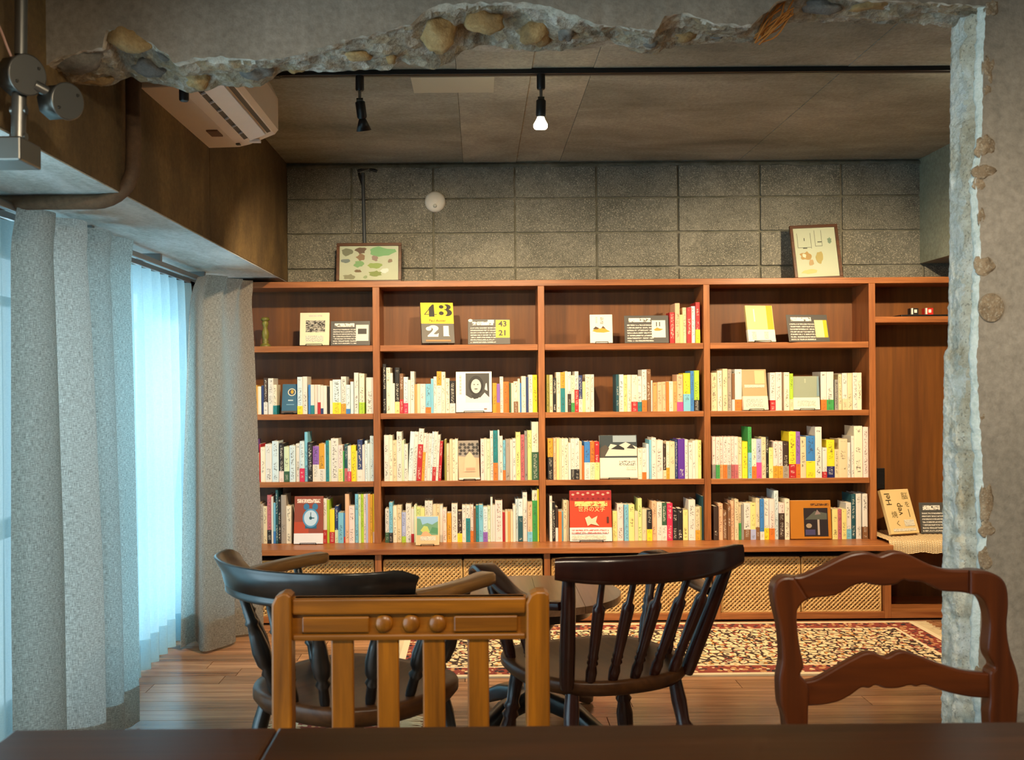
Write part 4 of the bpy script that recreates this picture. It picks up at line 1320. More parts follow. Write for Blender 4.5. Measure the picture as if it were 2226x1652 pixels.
# top shelf
faceout('book', 'cream book with a dark photograph on its cover, top shelf near the window', 'book', 652, 716, 680, 0, '#e6dcba',
        [('lines', .2, .40, .86, .76, photo_bw), ('lines', .2, .1, .8, .30, ink), ('lines', .3, .88, .75, .93, ink)], 8, group=G, stand='the cream photograph book on the top shelf')
card('dark handwritten card beside the cream photograph book', 719, 805, 698, [('rect', .64, .18, .96, .84, '#dcd8cb'), ('rect', .69, .46, .91, .68, '#1e1d1c')])
faceout('book', 'yellow and grey book with big numerals 4321 on its cover', 'book', 918, 990, 657, 0, '#5c5a56',
        [('rect', 0, .48, 1, 1, '#f2cf25'), ('poly', [(.25, .65), (.42, .65), (.41, .955), (.36, .955), (.25, .87)], '#111111'), ('poly', [(.10, .705), (.13, .705), (.38, .94), (.36, .955)], '#111111'), ('poly', [(.10, .70), (.49, .70), (.49, .715), (.10, .715)], '#111111'),
         ('oval', .80, .890, .13, .070, '#111111'), ('oval', .815, .750, .145, .085, '#111111'), ('oval', .70, .885, .10, .062, '#f2cf25'), ('oval', .70, .748, .11, .076, '#f2cf25'), ('oval', .635, .895, .072, .045, '#111111'), ('oval', .63, .735, .076, .047, '#111111'), ('rect', .72, .815, .86, .835, '#111111'),
         ('oval', .36, .36, .16, .075, '#e9e6dc'), ('oval', .25, .33, .10, .055, '#5c5a56'), ('oval', .22, .35, .085, .05, '#e9e6dc'), ('poly', [(.18, .15), (.50, .15), (.52, .24), (.44, .21), (.36, .22), (.50, .33), (.40, .34), (.18, .18)], '#e9e6dc'),
         ('poly', [(.66, .16), (.86, .16), (.83, .19), (.83, .42), (.67, .42)], '#e9e6dc'), ('text', 'Paul Auster', .5, .55, .085, '#3a3208', 0, 1.0), ('rect', .12, .035, .88, .075, '#a8743e')], 17, .03, group=G, stand='the yellow and grey numeral book', rz=10)
card('dark handwritten card with a yellow cover printed 4321', 1018, 1110, 694, [('rect', .66, .26, .99, .96, '#f0cb2a'), ('text', '43', .825, .80, .30, '#17150c', 0, 1.1), ('text', '21', .825, .44, .30, '#17150c', 0, 1.1), ('oval', .06, .95, .05, .06, '#dcd9d0'), ('rect', .47, .84, .62, .97, '#c9cad0')], 10)
faceout('book', 'small white book with an orange landscape on its cover', 'book', 1284, 1333, 684, 0, '#e9e6d8',
        [('poly', [(.1, .42), (.3, .55), (.45, .50), (.6, .56), (.75, .46), (.9, .40), (.6, .36), (.3, .37)], '#e39a2a'), ('poly', [(.12, .48), (.25, .58), (.4, .52), (.35, .48)], '#4a3416'), ('poly', [(.5, .52), (.58, .6), (.7, .5)], '#5a3d14'),
         ('lines', .46, .66, .60, .92, ink_v), ('lines', .25, .70, .33, .92, ink)], 8, group=G, stand='the small orange landscape book')
card('dark handwritten card with an orange landscape cover', 1359, 1455, 686, [('rect', .62, .2, .93, .82, '#e6e2d3'), ('poly', [(.66, .48), (.74, .56), (.8, .52), (.88, .5), (.8, .44), (.7, .44)], '#d58d2b'), ('rect', .72, .6, .74, .76, '#35302a'), ('rect', .79, .6, .81, .76, '#35302a')], 8)
faceout('book', 'pale yellow book with an amber stripe and white band', 'book', 1626, 1690, 664, 0, '#e3d187',
        [('rect', .76, .34, .98, 1, '#f0ad18'), ('band', 0, .33, '#ece6d2'), ('rect', .27, .55, .32, .9, '#f1ead0'), ('lines', .15, .06, .3, .28, ink), ('lines', .6, .08, .75, .28, ink)], 12, group=G, stand='the pale yellow book with amber stripe', rz=12)
card('dark handwritten card with a yellow striped cover', 1713, 1809, 684, [('rect', .67, .16, .93, .80, '#efdf9a'), ('rect', .88, .16, .97, .80, '#efb81e')], 14, rz=10)
# second shelf
faceout('book', 'blue book with a gold wreath emblem, second shelf near the window', 'book', 611, 645, 835, 1, '#2c5f7c',
        [('oval', .62, .72, .26, .13, '#d9d2b4'), ('oval', .62, .72, .20, .10, '#27405a'), ('oval', .64, .73, .10, .07, '#c39a2c'), ('rect', .40, .42, .72, .46, '#b9cdd3'), ('rect', .3, .28, .8, .31, '#6f9db5'), ('rect', 0, 0, 1, .08, '#55463f')], 16, group=G, stand='the blue emblem book')
faceout('book', 'white book with a black and white portrait photograph', 'book', 991, 1069, 808, 1, '#edece6',
        [('rect', .27, .24, .93, .96, '#3a3936'), ('poly', [(.27, .24), (.27, .42), (.42, .34), (.55, .36), (.68, .36), (.8, .48), (.93, .36), (.93, .24)], '#d9d8d2'), ('oval', .56, .66, .21, .24, '#161513'), ('poly', [(.42, .42), (.50, .32), (.62, .34), (.68, .48)], '#232220'),
         ('oval', .56, .64, .14, .175, '#c9c6bf'), ('oval', .51, .68, .02, .012, '#2b2a28'), ('oval', .61, .68, .02, .012, '#2b2a28'), ('oval', .56, .57, .05, .014, '#4a4845'), ('poly', [(.80, .56), (.88, .52), (.86, .72), (.83, .70)], '#d5d3cd'), ('lines', .10, .44, .15, .92, ink), ('rect', .78, .06, .86, .09, '#8b5a55')], 6, group=G, stand='the portrait photograph book')
faceout('book', 'tan book with a white foot band, second shelf of the fourth bay', 'book', 1615, 1672, 803, 1, '#b39a72',
        [('band', 0, .34, '#e7dcc0'), ('rect', .52, .64, .92, .97, '#cfbb8d'), ('lines', .08, .55, .9, .62, ink), ('lines', .1, .08, .8, .28, ink)], 8, group=G, stand='the tan book', rz=10)
faceout('book', 'grey green book with a white foot band, second shelf of the fourth bay', 'book', 1725, 1782, 818, 1, '#8f9a86',
        [('band', 0, .36, '#e6e0cd'), ('rect', .44, .80, .50, .93, '#a7af98'), ('poly', [(.9, .4), (1, .4), (1, 1), (.93, 1)], '#74909a'), ('lines', .15, .1, .85, .28, ink)], 6, group=G, stand='the grey green book')
# third shelf
faceout('book', 'peach book with black leaf pattern, third shelf of the second bay', 'book', 996, 1042, 958, 2, '#d8ab8c',
        [('poly', [(0, .6), (1, .55), (1, 1), (0, 1)], '#8d857c')] + [('oval', .1 + .2 * (k % 5) + .05 * (k % 2), .66 + .08 * (k // 5), .07, .035, '#231f1e') for k in range(20)] + [('poly', [(.25, .2), (.8, .2), (.85, .5), (.55, .72), (.3, .55)], '#e3b393'), ('rect', .35, .22, .78, .30, '#b68d72'), ('rect', 0, 0, 1, .05, '#e2d6c2')], 14, group=G, stand='the peach leaf-pattern book', rz=8)
faceout('book', 'book with a snowy village photograph and cream lower half', 'book', 1303, 1385, 946, 2, '#e6dfcb',
        [('rect', 0, .48, 1, 1, '#2d3a40'), ('poly', [(.1, .52), (.3, .8), (.5, .76), (.7, .84), (1, .72), (1, .52)], '#cfc9ba'), ('rect', .36, .84, .98, .99, '#93a3ac'), ('poly', [(0, .5), (.12, .48), (.26, .7), (.16, .78), (0, .7)], '#4a4239'),
         ('poly', [(.3, .68), (.5, .78), (.66, .7), (.66, .66)], '#1c1c1b'), ('poly', [(.72, .7), (.85, .8), (.96, .68)], '#2b2a28'), ('lines', .52, .30, .96, .42, ink_v), ('lines', .70, .20, .96, .28, ink), ('rect', .0, .0, 1, .03, '#b9a999')], 8, group=G, stand='the snowy village book')
# lowest shelf
faceout('book', 'red brown book with a blue alarm clock and a white band', 'book', 636, 699, 1079, 3, '#8c3f2a',
        [('band', 0, .22, '#e4e2e4'), ('rect', 0, .22, .5, .46, '#b5431f'), ('lines', .1, .86, .9, .95, print_lines('cover_title', '#e6d3c3', '#8c3f2a', 1, 12, .9, .46)), ('oval', .42, .78, .10, .07, '#2f6f98'), ('oval', .72, .78, .10, .07, '#2f6f98'), ('rect', .38, .32, .78, .40, '#1f5a77'), ('oval', .57, .54, .28, .20, '#4f8fb8'),
         ('oval', .57, .54, .23, .165, '#bcd3e6'), ('oval', .57, .54, .05, .035, '#1f5560'), ('rect', .56, .54, .585, .66, '#1f4f60'), ('rect', .57, .53, .70, .55, '#1f4f60')], 8, group=G, stand='the alarm clock book', y=YS - .02)
faceout('book', 'picture book with a painted green valley on the worktop', 'book', 901, 952, 1121, 3, '#e3c79b',
        [('rect', .05, .34, .95, .98, '#8fb9da'), ('poly', [(.05, .34), (.05, .92), (.2, .9), (.28, .7), (.5, .76), (.7, .70), (.95, .82), (.95, .34)], '#6d9a78'), ('poly', [(.2, .5), (.35, .66), (.5, .64), (.6, .45), (.4, .36)], '#b9c66a'), ('poly', [(.6, .42), (.7, .62), (.95, .58), (.95, .38)], '#4f8a62'),
         ('rect', .05, .0, .95, .34, '#e0b98b'), ('poly', [(.2, .30), (.3, .44), (.45, .48), (.6, .40), (.7, .32)], '#d9a679'), ('lines', .2, .16, .85, .3, ink)], 7, .012, y=YS - .09, group=G, stand='the painted valley picture book')
faceout('book', 'large red book of world literature with a white band', 'book', 1237, 1328, 1066, 3, '#d2401f',
        [('band', 0, .27, '#ece4de'), ('rect', 0, .80, 1, 1, '#9c2020')] + [('oval', .08 + .12 * k, .92 + .03 * (k % 2), .035, .02, '#e0a08a') for k in range(8)] + [('oval', .06 + .125 * k, .84, .03, .016, '#7a1616') for k in range(8)] +
        [('lines', .12, .69, .9, .79, print_lines('title_row', '#e8c878', '#b53a1c', 1, 10, .95, .44)), ('text', '世界の文学', .52, .63, .125, '#efd188', 0, .86), ('poly', [(.36, .46), (.46, .50), (.52, .44), (.66, .50), (.62, .38), (.7, .30), (.5, .34), (.42, .30)], '#efc9a8'), ('rect', .88, .36, .93, .48, '#5a2412'),
         ('lines', .04, .15, .92, .25, print_lines('red_rows', '#c96a62', '#ece4de', 2, 18, .6, .46)), ('lines', .04, .03, .85, .12, ink)], 6, .022, group=G, stand='the large red book', y=YS - .01)
faceout('book', 'ochre boxed book with a framed dark photograph', 'book', 1717, 1806, 1087, 3, '#b8741c',
        [('rect', .33, .06, .92, .80, '#241c22'), ('poly', [(.36, .5), (.6, .72), (.9, .66), (.9, .5)], '#565a52'), ('poly', [(.6, .62), (.66, .76), (.75, .64)], '#8d7a78'), ('rect', .66, .1, .71, .5, '#b5a79a'), ('rect', .36, .1, .6, .24, '#45426a'), ('oval', .45, .34, .07, .06, '#a5937a'), ('lines', .5, .86, .95, .92, print_lines('gilt_title', '#4d2a08', '#b8741c', 1, 9, .9, .46))], 6, .03, group=G, stand=False, lift=.001)
# fifth bay, on the mat
SHZ.append(ZCT + .018)
faceout('book', 'cream book with large sideways lettering on the woven mat', 'book', 1930, 2003, 1066, 4, '#e0c58c',
        [('text', 'Hel', .20, .78, .20, '#4b3d22', 90, 1), ('text', 'vep', .50, .55, .20, '#5b4a2a', 90, 1), ('text', '脳', .80, .83, .17, '#6b5a36', 0, 1), ('text', 'を', .82, .64, .14, '#6b5a36', 0, 1), ('text', '焼', .28, .42, .16, '#6b5a36', 0, 1), ('text', 'く', .34, .22, .14, '#6b5a36', 0, 1),
         ('rect', .80, .36, .82, .54, '#4b3d22'), ('lines', .55, .16, .9, .30, ink), ('lines', .1, .05, .9, .11, ink)], 22, .022, group=G, stand=False, rz=17, lift=.012, y=YS + .0)
card('dark handwritten card behind the cream book on the mat', 2000, 2075, 1092, [], 10, row=4, y=YS + .06)

# olive candlestick
c = P(577, 748, YS + .09)
cs = thing('candlestick', 'olive green turned wooden candlestick in the first bay', 'candlestick', (c.x, YS + .09, SHZ[0]))
H = P(577, 690, YS + .09).z - SHZ[0]
ol = wood('olive_paint', '#5d5c22', '#7d7a34', 'z', .45, 20)
part('shaft', MB().lathe((c.x, YS + .09, SHZ[0] + .012), (c.x, YS + .09, SHZ[0] + H - .02), [(0, .022), (.08, .013), (.14, .018), (.2, .012), (.3, .017), (.5, .019), (.62, .014), (.7, .010), (.8, .013), (.9, .018), (1, .013)], 20), ol, cs)
part('foot', MB().lathe((c.x, YS + .09, SHZ[0] + .0006), (c.x, YS + .09, SHZ[0] + .013), [(0, .027), (.6, .027), (1, .022)], 20), ol, cs)
part('cup', MB().lathe((c.x, YS + .09, SHZ[0] + H - .021), (c.x, YS + .09, SHZ[0] + H), [(0, .012), (.3, .022), (.7, .022), (1, .016)], 20), ol, cs)


# framed pictures on top of the bookcase
def picture(label, x0, x1, yt, cutb, tilt, prints, rz=0.0, roll=0.0, fw=.016):
    Yb = YS + .09
    z0 = Z_TOP[1] + .0005
    a, b = xx(x0, Yb), xx(x1, Yb)
    H = (P((x0 + x1) / 2, yt, Yb + .06).z - z0) / math.cos(math.radians(tilt)); W = b - a
    o = thing('picture_frame', label, 'picture', ((a + b) / 2, Yb, z0), 0, 'framed pictures on top of the bookcase')
    o.rotation_euler = Euler((math.radians(-tilt), math.radians(roll), math.radians(rz)), 'XYZ')
    for (p, q_, r_, s_) in ((-W / 2, W / 2, 0, fw), (-W / 2, W / 2, H - fw, H), (-W / 2, -W / 2 + fw, fw, H - fw), (W / 2 - fw, W / 2, fw, H - fw)):
        part('frame_bar', MB().box(p, q_, 0, .018, r_, s_, b=.002), M['frame'], o, True)
    part('backing', MB().box(-W / 2 + .004, W / 2 - .004, .010, .016, .004, H - .004), flat('#3a2a1c'), o, True)
    part('sheet', MB().box(-W / 2 + fw - .002, W / 2 - fw + .002, .007, .0095, fw - .002, H - fw + .002), flat('#dcd8bf', .5), o, True)
    mb, mats = MB(), []
    w, h = W - 2 * fw, H - 2 * fw
    for i, (u0, v0, u1, v1, hc) in enumerate(prints):
        mats.append(flat(hc, .5))
        n = 14
        rr = random.Random(i)
        pts = []
        for k in range(n):
            an = 2 * PI * k / n
            q2 = 1 + rr.uniform(-.3, .2)
            if hc in ('#6d6a5e', '#57544b'):
                pts = [(u0, v0), (u1, v0), (u1, v1), (u0, v1)]; break
            pts.append(((u0 + u1) / 2 + (u1 - u0) / 2 * q2 * math.cos(an), (v0 + v1) / 2 + (v1 - v0) / 2 * q2 * math.sin(an)))
        mb.add([((u - .5) * w, .0066 - .0001 * i, fw + v * h) for u, v in pts], [tuple(range(len(pts)))], len(mats) - 1)
    part('drawing', mb, mats, o, True)
    part('glazing', MB().box(-W / 2 + fw - .003, W / 2 - fw + .003, .0035, .005, fw - .003, H - fw + .003), M['glass'], o, True)
    return o


picture('landscape framed picture map with green patches on the bookcase top', 732, 874, 529, 0, 10,
        [(.03, .72, .22, .95, '#8f8a72'), (.26, .78, .46, .97, '#7b5a4a'), (.5, .68, .93, .98, '#8fbf86'), (.28, .58, .44, .78, '#a67f62'), (.03, .50, .2, .64, '#8b9190'), (.24, .38, .42, .56, '#93b97f'), (.48, .34, .72, .52, '#a9b866'),
         (.24, .22, .38, .32, '#8a6a4e'), (.5, .10, .72, .28, '#9aa25a'), (.06, .02, .28, .18, '#a39a7e'), (.54, .56, .66, .72, '#b08f86'), (.82, .5, .9, .62, '#a98a76'), (.7, .2, .84, .36, '#f4f4ee'), (.4, .04, .48, .14, '#a8b28a')])
picture('portrait framed floor plan leaning on the bookcase top', 1731, 1836, 488, 0, 12,
        [(.08, .6, .09, .9, '#6d6a5e'), (.40, .58, .41, .9, '#6d6a5e'), (.08, .6, .41, .61, '#6d6a5e'), (.24, .74, .26, .80, '#57544b'), (.50, .62, .51, .95, '#6d6a5e'), (.66, .62, .67, .95, '#6d6a5e'), (.5, .62, .67, .63, '#6d6a5e'), (.56, .7, .66, .72, '#57544b'), (.80, .66, .90, .80, '#8a9a86'),
         (.1, .34, .4, .52, '#c89a5a'), (.16, .40, .26, .48, '#efe6cc'), (.3, .22, .42, .36, '#d0a878'), (.48, .26, .66, .54, '#c9ad6a'), (.08, .06, .5, .16, '#ead088'), (.2, .58, .3, .60, '#57544b')], roll=-2)

# ------------------------------------------------------------------ rugs
def rug_mat(name, W, D, field):
    t = NT(name)
    co = t.n('ShaderNodeTexCoord').outputs['Object']
    sp = t.n('ShaderNodeSeparateXYZ'); t.l(co, sp.inputs[0])
    ax = t.math('SUBTRACT', W / 2, t.math('ABSOLUTE', sp.outputs[0])); ay = t.math('SUBTRACT', D / 2, t.math('ABSOLUTE', sp.outputs[1]))
    e = t.math('MINIMUM', ax, ay)                      # distance from the edge
    # scrolling tendrils: distorted rings of cells
    def vor(scale, feat='DISTANCE_TO_EDGE', seed=0):
        mp = t.n('ShaderNodeMapping'); mp.inputs['Scale'].default_value = (scale, scale * .8, 0.0); mp.inputs['Location'].default_value = (seed, seed * .7, .5)
        nd = t.n('ShaderNodeTexNoise'); nd.inputs['Scale'].default_value = 9; t.l(co, nd.inputs['Vector'])
        ad = t.n('ShaderNodeVectorMath', operation='MULTIPLY_ADD'); ad.inputs[1].default_value = (.05, .05, .0); t.l(nd.outputs['Color'], ad.inputs[0]); t.l(co, ad.inputs[2])
        t.l(ad.outputs[0], mp.inputs['Vector'])
        v = t.n('ShaderNodeTexVoronoi', feature=feat); v.inputs['Scale'].default_value = 1.0
        t.l(mp.outputs[0], v.inputs['Vector'])
        return v
    v1, v2, v3 = vor(25), vor(44, 'F1', 3.3), vor(33, 'F1', 8.1)
    line = t.math('LESS_THAN', v1.outputs['Distance'], .095)
    dot = t.math('LESS_THAN', v2.outputs['Distance'], .36)
    dot3 = t.math('LESS_THAN', v3.outputs['Distance'], .22)
    col = t.mix(line, lin('#d8c49a'), lin('#3a2418'))
    dc = t.ramp(v2.outputs['Color'], [(.0, '#8a2f22'), (.35, '#2a1c20'), (.6, '#b3762e'), (.85, '#5a1f1c')], 'CONSTANT')
    col = t.mix(dot, col, dc)
    col = t.mix(dot3, col, lin('#e6d5ad'))
    # border
    bcol = t.mix(t.math('LESS_THAN', v2.outputs['Distance'], .44), lin('#86382a'), t.ramp(v2.outputs['Color'], [(0, '#d9bd92'), (.3, '#241a22'), (.6, '#c08c5a')], 'CONSTANT'))
    col = t.mix(t.math('LESS_THAN', e, .145), col, lin('#d9c8a4'))
    col = t.mix(t.math('LESS_THAN', e, .13), col, bcol)
    col = t.mix(t.math('LESS_THAN', e, .028), col, lin('#dccba8'))
    n = t.noise(co, 500, 2, .5)
    t.bump(n, .4, .003)
    return t.fin(col, .95)


def rug(name, label, x0, x1, y0, y1, fringe):
    W, D = x1 - x0, y1 - y0
    o = thing(name, label, 'rug', ((x0 + x1) / 2, (y0 + y1) / 2, .0))
    mb = MB()
    mb.grid(lambda u, v: Vector(((u - .5) * W, (v - .5) * D, .008 + .0015 * noise.noise(Vector((u * 9, v * 4, 0))))), 60, 24)
    mb.box(-W / 2, W / 2, -D / 2, D / 2, .0008, .0075)
    part('pile', mb, rug_mat(name + '_weave', W, D, 0), o, True)
    fr = MB()
    rr = random.Random(4)
    for side in fringe:
        yy = -D / 2 + .004
        while yy < D / 2:
            L = rr.uniform(.055, .08)
            x = side * W / 2
            fr.tube([(x, yy, .006), (x + side * L * .5, yy + rr.uniform(-.006, .006), .005), (x + side * L, yy + rr.uniform(-.014, .014), .003)], .0022, 4)
            yy += .0075
    part('fringe', fr, flat('#d8c29a', .9), o, True, kind='stuff')
    return o


rug('persian_rug', 'long patterned red and cream rug in front of the low cabinets', -.35, 2.09, 4.095, 4.985, (-1, 1))
rug('small_rug', 'small patterned rug under the low-backed armchair', -.66, -.28, 3.02, 3.62, (-1, 1))


# ------------------------------------------------------------------ dining table in front
TZ = .70
YE = .47 * F_PX / (1577 - VY)
tb = thing('dining_table', 'dark wooden dining table in front of the chairs', 'table', (.25, 1.0, 0))
xa, xb, ya = -.645, 1.12, .52
xs = P(605, 1580, YE).x
part('end_board', box(xa, xs - .001, ya, YE, TZ - .035, TZ, b=.005), M['table'], tb)
n = 5
for k in range(n):
    y0_ = ya + (YE - ya) * k / n; y1_ = ya + (YE - ya) * (k + 1) / n
    part('board', box(xs + .001, xb, y0_ + .0006, y1_ - .0006, TZ - .035, TZ - .0003, b=.003), M['table'], tb)
for (x, y_) in ((xa + .08, ya + .07), (xb - .08, ya + .07), (xa + .08, YE - .07), (xb - .08, YE - .07)):
    part('leg', box(x - .03, x + .03, y_ - .03, y_ + .03, 0, TZ - .035, b=.004), M['table'], tb)
part('apron', box(xa + .11, xb - .11, YE - .085, YE - .06, TZ - .12, TZ - .035), M['table'], tb)
part('apron', box(xa + .11, xb - .11, ya + .05, ya + .075, TZ - .12, TZ - .035), M['table'], tb)
for x in (xa + .07, xb - .095):
    part('apron', box(x, x + .025, ya + .1, YE - .1, TZ - .12, TZ - .035), M['table'], tb)

# ------------------------------------------------------------------ honey oak chair (its back faces the picture)
YO = 1.95
def q(px, py, Y=YO): return P(px, py, Y)
ch = thing('dining_chair', 'honey oak slat-back chair with three round bosses on the top rail', 'chair', (q(893, 1300).x, YO - .2, 0))
xl0, xl1 = q(591, 1350).x, q(634, 1350).x
xr0, xr1 = q(1144, 1350).x, q(1194, 1350).x
ztop = q(890, 1287).z
for (a, b) in ((xl0, xl1), (xr0, xr1)):
    rr_ = .02
    out = [(a - .004, 0), (b - .002, 0), (b, .45), (b, ztop - .006), (b - .008, ztop), (a + .020, ztop), (a + .008, ztop - .006), (a, ztop - .022), (a - .002, .45)]
    part('back_post', MB().prism(out, YO - .005, YO + .040, bev=.004), M['oak_z'], ch)
z0, z1 = q(890, 1393).z, q(890, 1301).z
zp0, zp1 = q(890, 1379).z, q(890, 1336).z
rail = thing_rail = None
mb = MB()
mb.box(xl1, xr0, YO + .012, YO + .032, z0, z1)                      # recessed ground
mb.box(xl1, xr0, YO + .002, YO + .032, zp1, z1, b=.004)             # upper bar
mb.box(xl1, xr0, YO + .002, YO + .032, z0, zp0, b=.004)             # lower bar
tr_ = part('top_rail', mb, M['oak_x'], ch)
for (a, b) in ((q(655, 1350).x, q(802, 1350).x), (q(986, 1350).x, q(1126, 1350).x)):
    part('carved_panel', box(a, b, YO + .005, YO + .016, q(890, 1376).z, q(890, 1341).z, b=.003), M['oak_x'], tr_)
for px in (834, 893, 951):
    c = q(px, 1357)
    part('boss', MB().lathe((c.x, YO + .014, c.z), (c.x, YO + .001, c.z), [(0, .0170), (.4, .0170), (.75, .0145), (.95, .007), (1, .001)], 24), M['oak_z'], tr_)
for (p0, p1) in ((718, 767), (818, 866), (918, 967), (1016, 1063)):
    part('slat', box(q(p0, 1450).x, q(p1, 1450).x, YO + .010, YO + .026, .44, z0 + .006, b=.003), M['oak_z'], ch)
part('lower_rail', box(xl1, xr0, YO + .004, YO + .034, .40, .455, b=.003), M['oak_x'], ch)
part('seat', box(xl0 + .012, xr1 - .012, YO - .44, YO - .006, .415, .445, b=.010), M['oak_x'], ch)
for x in (xl0 + .01, xr1 - .05):
    part('leg', box(x, x + .04, YO - .43, YO - .39, 0, .415, b=.003), M['oak_z'], ch)
for x in (xl0 + .02, xr1 - .04):
    part('stretcher', box(x, x + .02, YO - .39, YO - .005, .16, .19, b=.003), M['oak_z'], ch)
part('seat_rail', box(xl0 + .05, xr1 - .05, YO - .425, YO - .405, .36, .415, b=.002), M['oak_x'], ch)

# ------------------------------------------------------------------ red-brown carved ladder-back chair
S35 = 2051 / 586.0
def zq(x, y_): 
    p = P(1640 + x / S35, 1180 + y_ / S35, YO); return (p.x, p.z)
ch2 = thing('dining_chair', 'dark reddish brown ladder-back chair with wavy carved rails', 'chair', (P(1935, 1300, YO).x, YO - .2, 0))
def dense(pts, n=6):
    return [(v.x, v.y) for v in catmull([(x, y_, 0) for x, y_ in pts], n * (len(pts) - 1))]
top_e = dense([(300, 258), (360, 256), (450, 222), (560, 170), (640, 130), (720, 95), (790, 78), (860, 74), (925, 92), (965, 100), (1005, 88), (1060, 70), (1140, 76), (1220, 110), (1300, 150), (1400, 190), (1500, 208), (1640, 210)], 4)
bot_e = dense([(1640, 390), (1560, 378), (1440, 372), (1370, 342), (1280, 302), (1190, 296), (1140, 286), (1085, 318), (1020, 328), (950, 328), (890, 320), (845, 310), (760, 330), (690, 372), (620, 404), (560, 414), (470, 422), (410, 432)], 4)
part('top_rail', MB().prism([zq(*p) for p in top_e + bot_e], YO + .002, YO + .026, bev=.004), M['maho_x'], ch2)
lo_t = dense([(385, 1060), (440, 1052), (500, 1030), (640, 950), (760, 884), (850, 842), (920, 842), (965, 862), (1010, 874), (1050, 860), (1090, 838), (1150, 832), (1270, 870), (1430, 930), (1600, 978), (1800, 1000)], 4)
lo_b = dense([(1800, 1190), (1650, 1180), (1500, 1150), (1380, 1112), (1300, 1088), (1240, 1102), (1190, 1092), (1100, 1114), (1000, 1114), (930, 1092), (880, 1114), (820, 1112), (740, 1168), (640, 1218), (520, 1242), (400, 1250)], 4)
part('back_rail', MB().prism([zq(*p) for p in lo_t + lo_b], YO + .004, YO + .024, bev=.004), M['maho_x'], ch2)
lf_o = dense([(300, 258), (230, 256), (175, 280), (145, 330), (140, 400), (155, 500), (185, 620), (205, 780), (208, 900), (190, 1000), (185, 1080), (195, 1230), (225, 1330), (240, 1500)], 4)
lf_i = dense([(410, 1500), (406, 1330), (410, 1120), (388, 1050), (348, 1000), (372, 930), (345, 800), (325, 650), (320, 560), (330, 500), (370, 450), (410, 432)], 4)
def stile(outl, zbase):
    pts = [zq(*p) for p in outl]
    return pts
lp = stile(lf_o, 0); li = stile(lf_i, 0)
part('back_post', MB().prism(lp + [(lp[-1][0] + .01, .0), (li[0][0], .0)] + li, YO - .006, YO + .034, bev=.005), M['maho_z'], ch2)
rt_o = dense([(1640, 210), (1720, 210), (1800, 225), (1880, 272), (1918, 350), (1926, 480), (1916, 600), (1922, 720), (1950, 850), (1988, 960), (2008, 1080), (2000, 1220), (1985, 1500)], 4)
rt_i = dense([(1790, 1500), (1780, 1300), (1790, 1190), (1790, 1000), (1822, 940), (1785, 870), (1772, 800), (1785, 650), (1780, 560), (1750, 455), (1700, 402), (1640, 390)], 4)
rp = stile(rt_o, 0); ri = stile(rt_i, 0)
part('back_post', MB().prism(rp + [(rp[-1][0] - .01, 0), (ri[0][0], 0)] + ri, YO - .006, YO + .034, bev=.005), M['maho_z'], ch2)
xa2, xb2 = lp[-1][0], rp[-1][0]
part('seat', box(xa2, xb2, YO - .43, YO - .008, .41, .44, b=.010), M['maho_x'], ch2)
for x in (xa2 + .005, xb2 - .045):
    part('leg', box(x, x + .04, YO - .42, YO - .38, 0, .41, b=.006), M['maho_z'], ch2)
part('stretcher', box(xa2 + .05, xb2 - .05, YO - .41, YO - .39, .2, .225, b=.003), M['maho_x'], ch2)
part('lower_rail', box(xa2 + .04, xb2 - .04, YO + .002, YO + .024, .36, .41, b=.003), M['maho_x'], ch2)


# ------------------------------------------------------------------ turned armchairs
LEG = [(0, .012), (.10, .016), (.14, .021), (.17, .015), (.20, .021), (.23, .016), (.34, .022), (.52, .024), (.60, .018), (.63, .024), (.66, .017), (.69, .024), (.72, .017), (.85, .020), (1, .017)]
RUNG = [(0, .008), (.3, .012), (.44, .012), (.47, .017), (.5, .013), (.53, .017), (.56, .012), (.7, .012), (1, .008)]


def legs(o, fr, rear, zt, mat):
    pos = []
    for (tx, ty, bx, by) in ((-fr[0], fr[1], -fr[2], fr[3]), (fr[0], fr[1], fr[2], fr[3]), (-rear[0], -rear[1], -rear[2], -rear[3]), (rear[0], -rear[1], rear[2], -rear[3])):
        a, b = Vector((bx, by, 0)), Vector((tx, ty, zt))
        part('leg', MB().lathe(a, b, LEG, 14), mat, o, True)
        pos.append((a, b))
    at = lambda i, t: pos[i][0].lerp(pos[i][1], t)
    for (i, j) in ((0, 2), (1, 3)):
        part('stretcher', MB().lathe(at(i, .36), at(j, .36), RUNG, 12), mat, o, True)
    part('stretcher', MB().lathe((at(0, .36) + at(2, .36)) / 2, (at(1, .36) + at(3, .36)) / 2, RUNG, 12), mat, o, True)


